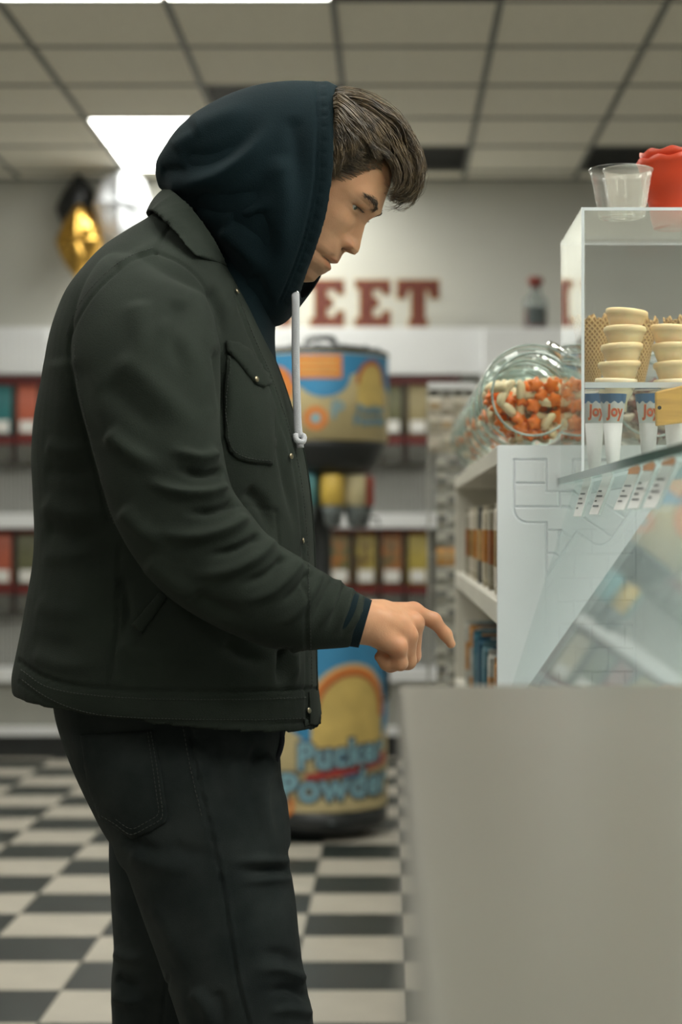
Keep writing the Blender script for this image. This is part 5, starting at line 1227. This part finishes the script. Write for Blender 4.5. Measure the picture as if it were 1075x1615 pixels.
# ---------------- jeans
pel = [(1060, 84, 1085, 452, .165), (1120, 92, 1140, 451, .172), (1160, 104, 1165, 448, .178), (1205, 122, 1205, 440, .184), (1260, 148, 1260, 448, .182), (1305, 172, 1305, 452, .175), (1340, 200, 1335, 440, .155), (1365, 235, 1360, 410, .12)]
def legrows(rows, y0): return [((a+b)/2, v, (b-a)/2, y, d) for v, a, b, y, d in rows]
near = legrows([(1215, 165, 430, 2.385, .085), (1290, 172, 455, 2.380, .096), (1335, 190, 461, 2.376, .098), (1372, 207, 457, 2.372, .097), (1440, 231, 468, 2.366, .094), (1500, 252, 474, 2.361, .091), (1565, 274, 483, 2.357, .087), (1620, 290, 494, 2.355, .083), (1690, 302, 496, 2.352, .080), (1780, 300, 478, 2.352, .075), (1900, 288, 456, 2.352, .072), (2020, 286, 438, 2.352, .068), (2130, 290, 428, 2.352, .066), (2215, 288, 430, 2.352, .066)], 0)
farl = legrows([(1240, 180, 400, 2.56, .085), (1300, 174, 392, 2.565, .094), (1360, 172, 380, 2.568, .094), (1430, 176, 362, 2.572, .090), (1500, 180, 348, 2.576, .086), (1555, 176, 335, 2.578, .083), (1620, 178, 328, 2.58, .080), (1700, 178, 322, 2.582, .077), (1800, 168, 306, 2.585, .073), (1920, 162, 286, 2.588, .068), (2020, 166, 276, 2.59, .066), (2090, 166, 278, 2.59, .066)], 0)
V_, F_ = join([rows_loft(pel, n=40), sweep(near, 80), sweep(farl, 70)])
pmesh = remesh(V_, F_, .0034, 6, .5)
side_seam = [(294, 1120), (300, 1160), (308, 1205), (318, 1250), (328, 1290), (338, 1335), (348, 1380), (356, 1430), (365, 1490), (378, 1560), (392, 1615), (402, 1680)]
pfolds = [([(462, 1372), (420, 1372), (370, 1376)], 6, -.006), ([(462, 1358), (410, 1356), (350, 1362)], 8, .005), ([(464, 1386), (420, 1388), (370, 1392)], 8, .0045), ([(190, 1322), (225, 1335), (260, 1350)], 10, -.006), ([(200, 1345), (260, 1365), (320, 1368)], 16, .005), ([(440, 1190), (415, 1240), (420, 1300), (445, 1345)], 12, .007), ([(410, 1170), (395, 1230), (400, 1290)], 12, -.005), ([(330, 1180), (350, 1240), (352, 1300)], 16, -.004),
 ([(486, 1548), (440, 1528), (395, 1532)], 10, .006), ([(492, 1575), (450, 1560), (405, 1568)], 8, -.005), ([(478, 1520), (440, 1505), (400, 1505)], 10, -.004), ([(300, 1560), (325, 1590), (330, 1640)], 12, .005), ([(340, 1560), (350, 1600), (345, 1650)], 10, -.004), ([(182, 1540), (200, 1552), (230, 1550)], 8, -.005), ([(176, 1570), (205, 1580), (240, 1572)], 9, .005), ([(178, 1500), (205, 1512), (235, 1505)], 9, .004), ([(240, 1420), (270, 1480), (300, 1550)], 16, .004), ([(270, 1330), (300, 1345), (340, 1340)], 12, -.003), ([(496, 1600), (455, 1592), (415, 1600)], 9, .005)]
pseams = [(side_seam, 2.4, -.0032), ([(p[0]+5, p[1]) for p in side_seam], 3.0, .0018), ([(p[0]-6, p[1]) for p in side_seam[:6]], 2.4, .0012), ([(266, 1540), (258, 1580), (255, 1640)], 2.4, -.003)]
for q in range(16):
    v = 1150+q*16; u = np.interp(v, [p[1] for p in side_seam], [p[0] for p in side_seam]); pfolds.append(([(u-9, v-3), (u, v), (u+10, v+3)], 3.4, -.0014 if q % 2 else .0012))
relief(pmesh, [(l, w_*.9, a*1.3) for l, w_, a in pfolds], pseams); pbv = bvh(pmesh)
jeans = part('jeans', pmesh, m_jeans)
patch('back_pocket', [(128, 1160), (242, 1152), (252, 1205), (260, 1255), (264, 1283), (262, 1296), (240, 1310), (209, 1322), (180, 1304), (158, 1290), (140, 1240)], pbv, .0026, m_jeans, jeans, 5, .0008)
stitches('pocket_stitching', [(238, 1153), (247, 1205), (254, 1255), (257, 1284), (254, 1291), (236, 1302), (209, 1313), (182, 1296), (163, 1284)], pbv, m_jthread, jeans, .0008, 4.5, 2.0, .0042)
stitches('pocket_stitching', [(233, 1154), (241, 1206), (248, 1256), (250, 1282), (232, 1295), (209, 1305), (184, 1289)], pbv, m_jthread, jeans, .0006, 4.5, 2.0, .0042)
stitches('seam_stitching', [(p[0]-9, p[1]) for p in side_seam[:5]], pbv, m_jthread, jeans, .0008, 5, 2.5, .001)
m_belt = mat('black_belt_webbing', (.008, .010, .016), .7, var=.1)
mk('fly_strap', *tubevf(spline([P(441, 1150, YC-.05), P(444, 1165, YC-.05), P(441, 1182, YC-.05), P(434, 1200, YC-.055)], 12), .0045, 8), m_belt, jeans, True)
# ---------------- shoes
def shoe(cx, cy):
    secs = [(-.095, .03, .055), (-.085, .036, .085), (-.04, .038, .10), (.0, .040, .098), (.05, .044, .075), (.10, .048, .058), (.15, .044, .048), (.175, .030, .040), (.182, .012, .030)]
    rings = []
    for x, w_, h in secs: rings.append([(cx+x, cy+w_*math.cos(a), max(.018, .018+h*(.5+.5*math.sin(a)))) for a in np.linspace(0, 6.283, 20, endpoint=False)])
    s = mk('shoe', *loftvf(rings), m_shoe, person, True)
    rings = [[(cx+x, cy+(w_+.004)*c, z) for c, z in ((-1, .001), (1, .001), (1, .024), (-1, .024))] for x, w_, h in secs]
    mk('sole', *loftvf(rings), m_sole, s)
for u, y in ((360, 2.352), (222, 2.59)):
    v = floorv(y); shoe(P(u, v, y)[0], y)
